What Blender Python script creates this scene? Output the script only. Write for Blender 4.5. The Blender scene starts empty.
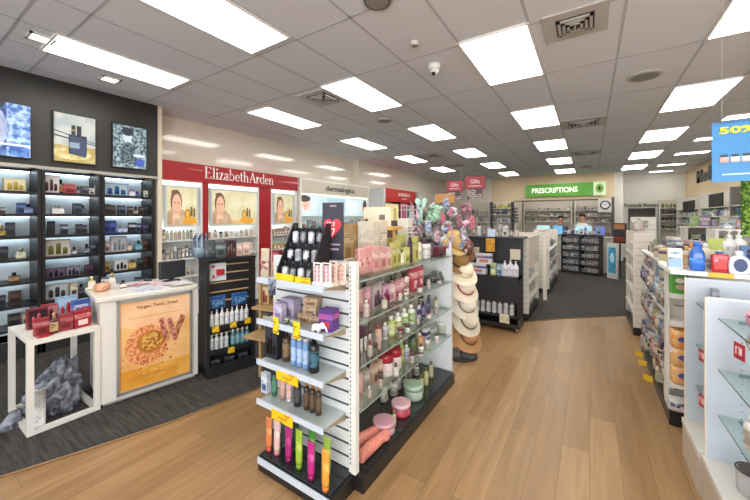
import bpy, math, random
from mathutils import Vector, Matrix, noise
random.seed(7)
PI = math.pi
C = bpy.context.scene.collection
# ------------------------------------------------------------------ camera, world, exposure
EYE = 1.5; FPX = 330.0; HOR = 217.0
YAW = math.atan((590-375)/FPX)
cam = bpy.data.cameras.new('camera'); camo = bpy.data.objects.new('camera', cam); C.objects.link(camo)
cam.sensor_width = 36; cam.lens = FPX/750*36; cam.shift_y = -(250-HOR)/750; cam.clip_start = 0.05
camo.location = (0, 0, EYE); camo.rotation_euler = (PI/2, 0, YAW)
S = bpy.context.scene; S.camera = camo
w = bpy.data.worlds.new('world'); S.world = w; w.use_nodes = True
w.node_tree.nodes['Background'].inputs[0].default_value = (0.93, 0.96, 1.0, 1)
w.node_tree.nodes['Background'].inputs[1].default_value = 1.7
S.view_settings.view_transform = 'Standard'; S.view_settings.look = 'None'
S.view_settings.gamma = 1; S.view_settings.use_curve_mapping = False
S.view_settings.exposure = 0.1
LAMP = 10.0          # strength of the ceiling panels
try:
    S.cycles.use_denoising = True; S.cycles.max_bounces = 12; S.cycles.diffuse_bounces = 8
    S.cycles.transparent_max_bounces = 24; S.cycles.caustics_reflective = False; S.cycles.caustics_refractive = False
except Exception: pass
# added fill light behind the camera, lifts the shade on the aisle fronts
la = bpy.data.lights.new('aisle_fill_light', 'AREA'); la.shape = 'RECTANGLE'; la.size = 5; la.size_y = 2.4
la.energy = 190; la.color = (0.95, 0.97, 1.0)
lo = bpy.data.objects.new('aisle_fill_light', la); C.objects.link(lo); lo.location = (1.9, -2.6, 1.4); lo.rotation_euler = (PI/2, 0, .42)

# ------------------------------------------------------------------ where things are measured from
_s, _c = math.sin(YAW), math.cos(YAW)
def ray(u, v):
    a = (u-375)/FPX
    return (-_s+a*_c, _c+a*_s, (HOR-v)/FPX)
def atX(u, v, x):
    r = ray(u, v); t = x/r[0]; return (x, r[1]*t, EYE+r[2]*t)
def atY(u, v, y):
    r = ray(u, v); t = y/r[1]; return (r[0]*t, y, EYE+r[2]*t)
def atZ(u, v, z):
    r = ray(u, v); t = (z-EYE)/r[2]; return (r[0]*t, r[1]*t, z)
# ------------------------------------------------------------------ materials
def lin(h):
    h = h.lstrip('#'); v = [int(h[i:i+2], 16)/255 for i in (0, 2, 4)]
    return tuple((x/12.92 if x <= .04045 else ((x+.055)/1.055)**2.4) for x in v)+(1,)
_M = {}
def M(hexc, rough=.5, metal=0, emis=0, kind=None, hex2=None, scale=1.0, coat=0):
    key = (hexc, rough, metal, emis, kind, hex2, scale, coat)
    if key in _M: return _M[key]
    m = bpy.data.materials.new('mat_%d' % len(_M)); m.use_nodes = True; nt = m.node_tree; N = nt.nodes; L = nt.links
    b = N['Principled BSDF']; b.inputs['Roughness'].default_value = rough; b.inputs['Metallic'].default_value = metal
    if coat: b.inputs['Coat Weight'].default_value = coat
    c = lin(hexc)
    tc = N.new('ShaderNodeTexCoord')
    if kind == 'glass':
        out = N['Material Output']; N.remove(b)
        t = N.new('ShaderNodeBsdfTransparent'); t.inputs[0].default_value = c
        g = N.new('ShaderNodeBsdfGlossy'); g.inputs['Roughness'].default_value = .03; g.inputs[0].default_value = (.9, .95, .95, 1)
        lw = N.new('ShaderNodeLayerWeight'); lw.inputs[0].default_value = .25; fr = N.new('ShaderNodeMath'); fr.operation = 'MULTIPLY_ADD'; fr.inputs[1].default_value = .3; fr.inputs[2].default_value = .03; L.new(lw.outputs['Facing'], fr.inputs[0])
        mx = N.new('ShaderNodeMixShader'); L.new(fr.outputs[0], mx.inputs[0]); L.new(t.outputs[0], mx.inputs[1]); L.new(g.outputs[0], mx.inputs[2])
        L.new(mx.outputs[0], out.inputs[0]); _M[key] = m; return m
    if kind in ('print', 'vprint'):      # fine printed lines and blocks
        mp = N.new('ShaderNodeMapping'); L.new(tc.outputs['Object'], mp.inputs[0])
        mp.inputs['Rotation'].default_value = (PI/2, 0, 0) if kind == 'print' else (PI/2, PI/2, 0)
        br = N.new('ShaderNodeTexBrick'); br.offset = .37; br.inputs['Scale'].default_value = 1
        br.inputs['Brick Width'].default_value = .03*scale; br.inputs['Row Height'].default_value = .012*scale; br.inputs['Mortar Size'].default_value = .0026*scale
        br.inputs['Color1'].default_value = c; br.inputs['Color2'].default_value = c; br.inputs['Mortar'].default_value = lin(hex2 or 'ffffff')
        L.new(mp.outputs[0], br.inputs['Vector'])
        nz = N.new('ShaderNodeTexVoronoi'); nz.inputs['Scale'].default_value = 28/scale; L.new(tc.outputs['Object'], nz.inputs['Vector'])
        mm = N.new('ShaderNodeMath'); mm.operation = 'GREATER_THAN'; mm.inputs[1].default_value = .52
        sx = N.new('ShaderNodeSeparateColor'); L.new(nz.outputs['Color'], sx.inputs[0]); L.new(sx.outputs[0], mm.inputs[0])
        mx = N.new('ShaderNodeMix'); mx.data_type = 'RGBA'; L.new(mm.outputs[0], mx.inputs[0]); mx.inputs[6].default_value = c; L.new(br.outputs['Color'], mx.inputs[7])
        src = mx.outputs[2]
    elif kind == 'blotch':
        nz = N.new('ShaderNodeTexNoise'); nz.inputs['Scale'].default_value = 30*scale; nz.inputs['Detail'].default_value = 3
        L.new(tc.outputs['Object'], nz.inputs['Vector'])
        cr = N.new('ShaderNodeValToRGB'); cr.color_ramp.elements[0].position = .42; cr.color_ramp.elements[1].position = .58
        cr.color_ramp.elements[0].color = c; cr.color_ramp.elements[1].color = lin(hex2); L.new(nz.outputs[0], cr.inputs[0]); src = cr.outputs[0]
    else:
        nz = N.new('ShaderNodeTexNoise'); nz.inputs['Scale'].default_value = 9; nz.inputs['Detail'].default_value = 2
        L.new(tc.outputs['Object'], nz.inputs['Vector'])
        mx = N.new('ShaderNodeMix'); mx.data_type = 'RGBA'; L.new(nz.outputs[0], mx.inputs[0])
        mx.inputs[6].default_value = tuple(x*.95 for x in c[:3])+(1,); mx.inputs[7].default_value = tuple(min(1, x*1.05) for x in c[:3])+(1,)
        src = mx.outputs[2]
    L.new(src, b.inputs['Base Color'])
    if emis:
        L.new(src, b.inputs['Emission Color']); b.inputs['Emission Strength'].default_value = emis
    _M[key] = m; return m
# ------------------------------------------------------------------ mesh builder
class MB:
    def __init__(s): s.v = []; s.f = []; s.m = []; s.sm = []
    def add(s, vs, fs, mi=0, smooth=False):
        n = len(s.v); s.v += [tuple(x) for x in vs]
        for f in fs: s.f.append([n+i for i in f]); s.m.append(mi); s.sm.append(smooth)
        return s
    def box(s, x0, x1, y0, y1, z0, z1, mi=0, front=None):
        x0, x1 = min(x0, x1), max(x0, x1); y0, y1 = min(y0, y1), max(y0, y1); z0, z1 = min(z0, z1), max(z0, z1)
        vs = [(x0,y0,z0),(x1,y0,z0),(x1,y1,z0),(x0,y1,z0),(x0,y0,z1),(x1,y0,z1),(x1,y1,z1),(x0,y1,z1)]
        s.add(vs, [(0,3,2,1),(4,5,6,7),(1,2,6,5),(2,3,7,6),(3,0,4,7)], mi)
        s.add([vs[0], vs[1], vs[5], vs[4]], [(0,1,2,3)], mi if front is None else front)
        return s
    def bbox(s, x0, x1, y0, y1, z0, z1, b=.004, mi=0):   # softened box: loft with rounded plan
        cx, cy = (x0+x1)/2, (y0+y1)/2; W, D = x1-x0, y1-y0
        return s.loft([(z0, W-2*b, D-2*b, .12), (z0+b, W, D, .12), (z1-b, W, D, .12), (z1, W-2*b, D-2*b, .12)], mi, 16, (cx, cy), smooth=False)
    def loft(s, prof, mi=0, n=14, c=(0, 0), smooth=True, band=None):
        """prof: (z, width, depth, exponent[, dx, dy]); band: material per segment"""
        rows = []
        for p in prof:
            z, W, D, e = p[:4]; dx, dy = (p[4], p[5]) if len(p) > 4 else (0, 0)
            r = []
            for k in range(n):
                t = 2*PI*(k+.5)/n; ct, st = math.cos(t), math.sin(t)
                r.append((c[0]+dx+W/2*math.copysign(abs(ct)**e, ct), c[1]+dy+D/2*math.copysign(abs(st)**e, st), z))
            rows.append(r)
        base = len(s.v)
        for r in rows: s.v += r
        for i in range(len(rows)-1):
            for k in range(n):
                a = base+i*n+k; b = base+i*n+(k+1) % n
                s.f.append([a, b, b+n, a+n]); s.m.append(mi if band is None else band[i]); s.sm.append(smooth)
        s.f.append([base+k for k in range(n)][::-1]); s.m.append(mi if band is None else band[0]); s.sm.append(False)
        s.f.append([base+(len(rows)-1)*n+k for k in range(n)]); s.m.append(mi if band is None else band[-1]); s.sm.append(False)
        return s
    def tube(s, pts, r, n=8, mi=0, closed=False):
        pts = [Vector(p) for p in pts]; rows = []; N_ = len(pts)
        for i, p in enumerate(pts):
            d = (pts[(i+1) % N_]-pts[i-1]) if closed else (pts[min(i+1, N_-1)]-pts[max(i-1, 0)])
            d.normalize(); up = Vector((0, 0, 1)) if abs(d.z) < .95 else Vector((1, 0, 0))
            a = d.cross(up).normalized(); b = d.cross(a)
            rr = r[i] if isinstance(r, (list, tuple)) else r
            rows.append([p+a*rr*math.cos(2*PI*k/n)+b*rr*math.sin(2*PI*k/n) for k in range(n)])
        base = len(s.v)
        for q in rows: s.v += [tuple(x) for x in q]
        M_ = N_ if closed else N_-1
        for i in range(M_):
            j = (i+1) % N_
            for k in range(n):
                k2 = (k+1) % n
                s.f.append([base+i*n+k, base+i*n+k2, base+j*n+k2, base+j*n+k]); s.m.append(mi); s.sm.append(True)
        if not closed:
            s.f.append([base+k for k in range(n)]); s.m.append(mi); s.sm.append(False)
            s.f.append([base+(N_-1)*n+k for k in range(n)][::-1]); s.m.append(mi); s.sm.append(False)
        return s
    def prism(s, poly, y0, y1, mi=0):        # poly in x,z ; extruded along y
        n = len(poly)
        vs = [(x, y0, z) for x, z in poly]+[(x, y1, z) for x, z in poly]
        s.add(vs, [tuple(range(n)), tuple(range(2*n-1, n-1, -1))]+[(i, i+n, (i+1) % n+n, (i+1) % n) for i in range(n)], mi); return s
    def prismz(s, poly, z0, z1, mi=0):
        n = len(poly)
        vs = [(x, y, z0) for x, y in poly]+[(x, y, z1) for x, y in poly]
        s.add(vs, [tuple(range(n-1, -1, -1)), tuple(range(n, 2*n))]+[(i, (i+1) % n, (i+1) % n+n, i+n) for i in range(n)], mi); return s
    def mesh(s, mats):
        me = bpy.data.meshes.new('m'); me.from_pydata(s.v, [], s.f)
        for m in mats: me.materials.append(m)
        for p, mi, sm in zip(me.polygons, s.m, s.sm): p.material_index = min(mi, len(mats)-1); p.use_smooth = sm
        me.validate(); me.update(); return me
def put(name, me, parent=None, loc=(0, 0, 0), rz=0):
    o = bpy.data.objects.new(name, me); C.objects.link(o); o.location = loc; o.rotation_euler = (0, 0, rz)
    if parent is not None: o.parent = parent
    return o
def part(name, mb, mats, parent, loc=(0, 0, 0), rz=0, label=None):
    if not isinstance(mats, (list, tuple)): mats = [mats]
    o = put(name, mb.mesh(mats), parent, loc, rz)
    if label: o['label'] = label
    return o
_LAB = {}
def tag(o, label, cat, group=None):
    o['label'] = label; o['category'] = cat
    if group: o['group'] = group
    _LAB.setdefault(label, []).append(o)
    return o
def thing(name, label, cat, loc=(0, 0, 0), rz=0, group=None):
    o = bpy.data.objects.new(name, None); C.objects.link(o); o.location = loc; o.rotation_euler = (0, 0, rz)
    o.empty_display_size = .1
    return tag(o, label, cat, group)
def solo(name, mb, mats, label, cat, loc=(0, 0, 0), rz=0, group=None):
    return tag(part(name, mb, mats, None, loc, rz), label, cat, group)
def struct(name, mb, mats):
    o = part(name, mb, mats, None); o['kind'] = 'structure'; return o
_T = {}
def text_mesh(body, W, H, mat, depth=.004, bold=0, serif=0):
    cu = bpy.data.curves.new('t', 'FONT'); cu.body = body; cu.size = 1; cu.extrude = .01; cu.offset = bold; cu.resolution_u = 3
    o = bpy.data.objects.new('t', cu); C.objects.link(o); bpy.context.view_layer.update()
    me = bpy.data.meshes.new_from_object(o.evaluated_get(bpy.context.evaluated_depsgraph_get()))
    C.objects.unlink(o); bpy.data.objects.remove(o)
    xs = [v.co.x for v in me.vertices]; ys = [v.co.y for v in me.vertices]; zs = [v.co.z for v in me.vertices]
    for v in me.vertices:       # upright, facing -Y, centred
        x = (v.co.x-min(xs))/(max(xs)-min(xs))-.5; y = (v.co.y-min(ys))/(max(ys)-min(ys))-.5; z = (v.co.z-min(zs))/(max(zs)-min(zs)+1e-9)
        v.co = (x*W, -z*depth, y*H)
    me.materials.clear(); me.materials.append(mat); return me
def lettering(body, W, H, mat, parent, loc, rz=0, depth=.004, bold=0):
    return put('lettering', text_mesh(body, W, H, mat, depth, bold), parent, loc, rz)
ORD = ['first', 'second', 'third', 'fourth', 'fifth', 'sixth', 'seventh', 'eighth', 'ninth', 'tenth', 'eleventh', 'twelfth',
       'thirteenth', 'fourteenth', 'fifteenth', 'sixteenth', 'seventeenth', 'eighteenth', 'nineteenth', 'twentieth', 'twenty-first', 'twenty-second', 'twenty-third', 'twenty-fourth', 'twenty-fifth', 'twenty-sixth', 'twenty-seventh']
def an(i): return ORD[i] if i < len(ORD) else 'number %d' % (i+1)

# ------------------------------------------------------------------ goods: each returns (name, body mesh, [(part name, mesh)], category)
_G = {}
def soft(c, k=.2):
    r, g, b = [int(c[i:i+2], 16) for i in (0, 2, 4)]; l = .35*r+.5*g+.15*b
    return '%02x%02x%02x' % tuple(int((x+(l-x)*k)*.93) for x in (r, g, b))
def goods(kind, w_, h, c1, c2='ffffff', c3='333333', d=None):
    c1, c2, c3 = soft(c1), soft(c2), soft(c3, .1) if c3 != '333333' else c3
    d = d or w_*.55
    key = (kind, round(w_, 3), round(h, 3), c1, c2, c3, round(d, 3))
    if key in _G: return _G[key]
    W = w_; parts = []; b = MB(); name = kind; cat = 'bottle'
    if kind == 'carton':
        d = min(d, .09)
        b.box(-W/2, W/2, -d/2, d/2, 0, h, 0)
        e = .0008
        b.box(-W*.5-e/2, W*.5+e/2, -d/2-e, d/2+e, h*.55, h*.8, 1); b.box(-W*.3, W*.3, -d/2-2*e, -d/2, h*.15, h*.45, 2)
        me = b.mesh([M(c1, .45), M(c2, .45, kind='print', hex2=c3), M(c3, .4)]); cat = 'box'
    elif kind == 'flat_pack':      # small hanging or standing blister card
        b.box(-W/2, W/2, 0, .004, 0, h, 0)
        b.loft([(h*.1, W*.8, .022, .4), (h*.6, W*.8, .022, .4), (h*.66, W*.6, .008, .4)], 1, 10, (0, -.008))
        b.box(-W*.4, W*.4, -.001, 0, h*.72, h*.92, 2)
        me = b.mesh([M(c1, .5), M(c2, .25, kind='blotch', hex2=c3), M(c3, .5)]); cat = 'packet'
    elif kind in ('pump_bottle', 'pump_jug'):
        e = 1 if kind == 'pump_bottle' else .45
        b.loft([(0, W*.92, d*.92, e), (.008, W, d, e), (h*.25, W, d, e), (h*.55, W, d, e), (h*.68, W*.96, d*.96, e), (h*.76, W*.42, W*.42, 1), (h*.79, W*.36, W*.36, 1)],
               0, 14, band=[0, 0, 1, 0, 0, 0])
        me = b.mesh([M(c1, .35), M(c2, .4, kind='print', hex2=c3)])
        p = MB().loft([(h*.79, W*.42, W*.42, 1), (h*.86, W*.40, W*.40, 1), (h*.87, W*.14, W*.14, 1), (h*.95, W*.14, W*.14, 1), (h*.955, W*.34, W*.26, 1), (h, W*.3, W*.22, 1)], 0, 10)
        p.tube([(0, 0, h*.975), (0, -W*.3, h*.975), (0, -W*.42, h*.955)], W*.055, 6)
        parts.append(('pump_head', p.mesh([M('f2f2f2' if c3 == '333333' else c3, .35)])))
    elif kind in ('bottle', 'spray_can', 'dropper_bottle'):
        neck = {'bottle': .42, 'spray_can': .8, 'dropper_bottle': .35}[kind]; t = {'bottle': .8, 'spray_can': .88, 'dropper_bottle': .7}[kind]
        b.loft([(0, W*.94, W*.94, 1), (.004, W, W, 1), (h*.16, W, W, 1), (h*.6, W, W, 1), (h*(t-.08), W, W, 1), (h*t, W*neck, W*neck, 1)], 0, 14, band=[0, 0, 1, 0, 0])
        me = b.mesh([M(c1, .3), M(c2, .4, kind='print', hex2=c1)])
        parts.append(('cap', MB().loft([(h*t, W*neck*1.12, W*neck*1.12, 1), (h*.985, W*neck*1.05, W*neck*1.05, 1), (h, W*neck*.9, W*neck*.9, 1)], 0, 12).mesh([M(c3, .35)])))
    elif kind == 'perfume_bottle':
        b.loft([(0, W*.96, d*.9, .3), (.003, W, d, .3), (h*.12, W, d, .3), (h*.55, W, d, .3), (h*.66, W, d, .3), (h*.7, W*.4, d*.6, .6)], 0, 12, band=[0, 0, 1, 0, 0])
        me = b.mesh([M(c1, .12, coat=.5), M(c2, .3, kind='print', hex2=c1)])
        parts.append(('cap', MB().loft([(h*.7, W*.42, d*.62, .5), (h*.97, W*.42, d*.62, .5), (h, W*.36, d*.55, .5)], 0, 10).mesh([M(c3, .2, .6)])))
    elif kind == 'lotion_tube':
        b.loft([(h*.12, W*.8, W*.6, 1), (h*.2, W*.95, W*.62, 1), (h*.45, W, W*.5, .9), (h*.7, W, W*.34, .8), (h*.94, W*1.05, .008, .6), (h, W*1.05, .004, .5)], 0, 14, band=[0, 0, 1, 0, 0])
        me = b.mesh([M(c1, .3), M(c2, .35, kind='blotch', hex2=c1, scale=2)]); cat = 'tube'
        parts.append(('cap', MB().loft([(0, W*.72, W*.62, 1), (h*.12, W*.82, W*.66, 1)], 0, 14).mesh([M(c3, .3)])))
    elif kind == 'cream_jar':
        b.loft([(0, W*.9, W*.9, 1), (h*.06, W, W, 1), (h*.2, W, W, 1), (h*.6, W, W, 1), (h*.68, W*.92, W*.92, 1)], 0, 20, band=[0, 0, 1, 0])
        me = b.mesh([M(c1, .3), M(c2, .35, kind='print', hex2=c1)]); cat = 'jar'
        parts.append(('lid', MB().loft([(h*.66, W*1.02, W*1.02, 1), (h*.96, W*1.04, W*1.04, 1), (h, W*.96, W*.96, 1)], 0, 20).mesh([M(c3, .3)])))
    elif kind == 'pouch':
        b.loft([(0, W*.8, d*.9, .6), (h*.05, W, d, .6), (h*.3, W*1.02, d*1.05, .7), (h*.6, W*.98, d*.8, .7), (h*.88, W*.96, d*.15, .6), (h, W, .006, .5)], 0, 14, band=[0, 0, 1, 0, 0])
        me = b.mesh([M(c1, .35), M(c2, .35, kind='blotch', hex2=c3)]); cat = 'pouch'
    elif kind == 'gift_set':
        b.box(-W/2, W/2, -d/2, d/2, 0, h, 0); b.box(-W*.45, W*.45, -d/2-.002, -d/2, h*.07, h*.93, 1)
        for k, (cx, hh) in enumerate(((-.25, .55), (.02, .7), (.27, .45))):
            b.loft([(h*.12, W*.18, .012, .4), (h*hh, W*.18, .012, .4), (h*(hh+.08), W*.08, .01, .6)], 2, 10, (W*cx, -d/2-.006))
        me = b.mesh([M(c1, .4), M(c2, .4), M(c3, .2)]); cat = 'gift set'
    _G[key] = (name, me, parts, cat); return _G[key]
PRETTY = {'carton': 'carton', 'flat_pack': 'blister pack', 'pump_bottle': 'pump bottle', 'pump_jug': 'square pump bottle', 'bottle': 'bottle', 'spray_can': 'spray can',
          'dropper_bottle': 'dropper bottle', 'perfume_bottle': 'perfume bottle', 'lotion_tube': 'lotion tube', 'cream_jar': 'jar', 'pouch': 'pouch', 'gift_set': 'gift set'}
KIND_NAME = [('perfumes in', 'perfume_box'), ('medicine pack', 'medicine_box'), ('gift packs', 'gift_box'), ('gift boxes', 'gift_box')]
def good(kind, w_, h, cols, loc, rz=0, label='', group=None, d=None, cat=None, parts=True):
    name, me, ps, ct = goods(kind, w_, h, *cols, d=d)
    if kind == 'carton':
        for k_, n_ in KIND_NAME:
            if group and group.startswith(k_): name = n_
    o = put(name, me, None, loc, rz); tag(o, label, cat or ct, group)
    if parts:
        for pn, pm in ps: put(pn, pm, o)
    return o
COLN = {}
def cname(h):
    """a plain word for a hex colour"""
    r, g, b = [int(h[i:i+2], 16) for i in (0, 2, 4)]; mx, mn = max(r, g, b), min(r, g, b)
    if mx < 60: return 'black'
    if mx-mn < 26: return 'white' if mx > 215 else 'light grey' if mx > 165 else 'grey' if mx > 95 else 'charcoal'
    import colorsys
    hh, ss, vv = colorsys.rgb_to_hsv(r/255, g/255, b/255); hh *= 360
    if hh < 14 or hh > 344:
        if ss < .45 and vv > .75: return 'pink'
        return 'red' if vv > .5 else 'dark red'
    if hh < 42:
        if vv < .55: return 'brown'
        return 'cream' if ss < .35 else ('tan' if ss < .6 else 'orange')
    if hh < 66: return ('cream' if ss < .32 else 'yellow') if vv > .62 else 'olive'
    if hh < 95: return 'lime green' if vv > .55 else 'dark green'
    if hh < 165: return ('pale green' if ss < .4 and vv > .6 else 'green') if vv > .4 else 'dark green'
    if hh < 200: return 'pale blue' if ss < .4 else 'teal'
    if hh < 250: return ('pale blue' if ss < .4 and vv > .6 else 'blue') if vv > .42 else 'navy'
    if hh < 290: return ('lilac' if ss < .4 and vv > .6 else 'purple')
    return 'pink' if ss < .55 and vv > .7 else ('magenta' if vv > .5 else 'plum')
def row(where, group, items, end='left', parts=True):
    """items: dicts kind,w,h,cols,loc,rz[,desc,d]; labels made distinct by look, else by neighbour, else by order from the END"""
    descs = []
    for it in items:
        ds = it.get('desc') or (cname(it['cols'][0])+' '+PRETTY[it['kind']])
        descs.append(ds)
    cand = [['%s %s' % (d, where)] for d in descs]
    used = {}
    for i, d in enumerate(descs):
        opts = ['%s %s' % (d, where)]
        if i > 0 and descs[i-1] != d: opts.append('%s next to the %s %s' % (d, descs[i-1], where))
        cand[i] = opts
    n = {}
    for i in range(len(items)):
        for c in cand[i]: n[c] = n.get(c, 0)+1
    for i, it in enumerate(items):
        lab = None
        if descs.count(descs[i]) == 1: lab = cand[i][0]
        elif len(cand[i]) > 1 and n[cand[i][1]] == 1: lab = cand[i][1]
        if lab is None:
            k = descs[:i].count(descs[i]); lab = '%s %s %s, from %s' % (an(k), descs[i], where, end)
        if len(lab.split()) > 16: lab = '%s %s, %s from %s' % (descs[i], where, an(i), end)
        if len(lab.split()) > 16: lab = '%s %s, %s from %s' % (descs[i].split()[-1] if len(descs[i].split()) < 3 else ' '.join(descs[i].split()[-2:]), where, an(i), end)
        good(it['kind'], it['w'], it['h'], it['cols'], it['loc'], it.get('rz', 0), lab, group, it.get('d'), it.get('cat'), parts)
def MBscale(m, s): m.v = [(a*s, b*s, c*s) for a, b, c in m.v]; return m
# ================================================================== THE SETTING
CH = 3.05
def plank_mat():
    m = bpy.data.materials.new('wood_floor'); m.use_nodes = True; nt = m.node_tree; N = nt.nodes; L = nt.links; b = N['Principled BSDF']
    tc = N.new('ShaderNodeTexCoord'); mp = N.new('ShaderNodeMapping'); L.new(tc.outputs['Object'], mp.inputs[0]); mp.inputs['Rotation'].default_value = (0, 0, PI/2)
    br = N.new('ShaderNodeTexBrick'); L.new(mp.outputs[0], br.inputs['Vector']); br.offset = .37; br.inputs['Scale'].default_value = 1
    br.inputs['Brick Width'].default_value = 1.25; br.inputs['Row Height'].default_value = .155; br.inputs['Mortar Size'].default_value = .0016; br.inputs['Bias'].default_value = 0
    br.inputs['Color1'].default_value = lin('a2815a'); br.inputs['Color2'].default_value = lin('8f6e48'); br.inputs['Mortar'].default_value = lin('775a3a')
    m2 = N.new('ShaderNodeMapping'); L.new(tc.outputs['Object'], m2.inputs[0]); m2.inputs['Scale'].default_value = (14, 1.1, 1)
    nz = N.new('ShaderNodeTexNoise'); nz.inputs['Scale'].default_value = 1.6; nz.inputs['Detail'].default_value = 6; nz.inputs['Distortion'].default_value = .6; L.new(m2.outputs[0], nz.inputs['Vector'])
    cr = N.new('ShaderNodeValToRGB'); cr.color_ramp.elements[0].position = .3; cr.color_ramp.elements[0].color = (.66, .62, .58, 1); cr.color_ramp.elements[1].position = .72; cr.color_ramp.elements[1].color = (1.1, 1.08, 1.05, 1)
    L.new(nz.outputs[0], cr.inputs[0])
    mx = N.new('ShaderNodeMix'); mx.data_type = 'RGBA'; mx.blend_type = 'MULTIPLY'; mx.inputs[0].default_value = .75; L.new(br.outputs['Color'], mx.inputs[6]); L.new(cr.outputs[0], mx.inputs[7])
    L.new(mx.outputs[2], b.inputs['Base Color']); b.inputs['Roughness'].default_value = .36
    rr = N.new('ShaderNodeMapRange'); rr.inputs[3].default_value = .3; rr.inputs[4].default_value = .46; L.new(nz.outputs[0], rr.inputs[0]); L.new(rr.outputs[0], b.inputs['Roughness'])
    return m
def carpet_mat(c1, c2):
    m = bpy.data.materials.new('carpet'); m.use_nodes = True; nt = m.node_tree; N = nt.nodes; L = nt.links; b = N['Principled BSDF']
    tc = N.new('ShaderNodeTexCoord'); mp = N.new('ShaderNodeMapping'); L.new(tc.outputs['Object'], mp.inputs[0]); mp.inputs['Scale'].default_value = (2, 22, 1); mp.inputs['Rotation'].default_value = (0, 0, .12)
    nz = N.new('ShaderNodeTexNoise'); nz.inputs['Scale'].default_value = 2.2; nz.inputs['Detail'].default_value = 4; L.new(mp.outputs[0], nz.inputs['Vector'])
    n2 = N.new('ShaderNodeTexNoise'); n2.inputs['Scale'].default_value = 160; L.new(tc.outputs['Object'], n2.inputs['Vector'])
    ad = N.new('ShaderNodeMath'); ad.operation = 'ADD'; L.new(nz.outputs[0], ad.inputs[0]); ml = N.new('ShaderNodeMath'); ml.operation = 'MULTIPLY'; ml.inputs[1].default_value = .5; L.new(n2.outputs[0], ml.inputs[0]); L.new(ml.outputs[0], ad.inputs[1])
    cr = N.new('ShaderNodeValToRGB'); cr.color_ramp.elements[0].position = .55; cr.color_ramp.elements[0].color = lin(c1); cr.color_ramp.elements[1].position = .95; cr.color_ramp.elements[1].color = lin(c2)
    L.new(ad.outputs[0], cr.inputs[0]); L.new(cr.outputs[0], b.inputs['Base Color']); b.inputs['Roughness'].default_value = .95
    return m
struct('floor', MB().box(-5.6, 4.6, -3, 16.9, -.1, 0), plank_mat())
edge = [(-2.98, -.2), (-2.84, .41), (-2.68, .84), (-2.56, 1.2), (-2.43, 1.8), (-2.3, 2.6), (-2.05, 3.6), (-1.65, 4.25), (-1.05, 4.79), (-.37, 5.55), (.38, 6.21), (1.2, 6.95), (2.6, 8.2), (4.5, 8.9)]
o = struct('floor_carpet', MB().prismz([(-3.1, -3)]+edge+[(4.5, 16.9), (-5.6, 16.9), (-5.6, -3)], .0005, .006), carpet_mat('211f1e', '45413c'))
struct('trim_1', MB().tube([(x, y, .006) for x, y in edge], .006, 5), M('8a6b45', .4, .3))
CEIL = M('e2e4ea', .9, kind='blotch', hex2='dee0e6', scale=6)
struct('ceiling', MB().box(-5.6, 4.6, -3, 16.9, CH, CH+.1), CEIL)
gx = [-4.82, -4.25, -3.76, -3.2, -2.66, -2.15, -1.56, -.98, -.41, .22, .845, 1.42, 2.04, 2.66, 3.3, 3.9]
gy = [-2.3, -1.15, -.03, .64, .93, 2.04, 2.91, 4.0, 5.17, 6.28, 7.45, 8.58, 9.8, 11.0, 12.2, 13.45]
g = MB()
for x in gx: g.box(x-.01, x+.01, -3, 14, CH-.002, CH)
for y in gy: g.box(-5.05, 4.5, y-.01, y+.01, CH-.002, CH)
struct('trim_2', g, M('bcbcc0', .8))
CREAM = M('ddd4c6', .12, coat=.6); CREAM2 = M('e6dfd4', .5); BEIGE = M('e0c9a8', .7); WHITEW = M('e8e5de', .6)
struct('wall_left', MB().box(-5.6, -5.42, 2.26, 7.2, 0, CH).box(-5.6, -5.22, 7.2, 14.0, 0, CH), CREAM)
struct('trim_3', MB().box(-5.42, -5.06, 2.205, 2.262, 0, CH), M('d9cdb9', .35))
struct('wall_left_fascia', MB().box(-5.6, -5.05, -2.5, 2.2, 2.045, CH).box(-5.6, -5.05, -2.5, 2.2, 0, .2).box(-5.6, -5.42, -2.5, 2.2, .2, 2.045), M('2b2a2a', .38))
struct('trim_4', MB().box(-5.05, -5.03, -2.5, 2.2, 2.03, 2.06), M('b9b4aa', .3, .6))
# the far end: soffit over the dispensary opening, its frame, the walls to either side
struct('wall_back', MB().box(-5.22, -3.4, 14.0, 14.15, 0, CH), CREAM2)
struct('wall_back_soffit', MB().box(-3.4, .7, 14.0, 14.2, 2.14, CH).box(-3.4, -2.5, 14.0, 14.2, 0, 2.14), BEIGE)
struct('trim_5', MB().box(-2.54, -2.46, 13.96, 14.2, 0, 2.14).box(.62, .7, 13.94, 14.2, 0, 2.18).box(-2.46, .62, 13.96, 14.2, 2.10, 2.14), M('4a4744', .4))
struct('wall_dispensary', MB().box(-2.7, 1.0, 16.6, 16.7, 0, CH).box(-2.7, -2.6, 14.2, 16.6, 0, CH).box(.96, 1.0, 15.5, 16.6, 0, CH), M('d3cbbd', .6))
struct('wall_consult', MB().box(.7, .95, 14.1, 15.5, 0, CH).box(.95, 1.19, 15.3, 15.5, 0, CH).box(1.19, 1.92, 15.3, 15.5, 1.79, CH).box(1.92, 2.75, 15.3, 15.5, 0, CH).box(.7, 2.75, 15.28, 15.3, 1.98, CH), WHITEW)
struct('wall_right', MB().box(2.75, 2.9, 8.6, 15.5, 0, CH).box(2.9, 4.6, 8.6, 8.7, 0, CH).box(4.5, 4.6, -3, 8.6, 0, CH), M('dbc6a4', .6))
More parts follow.
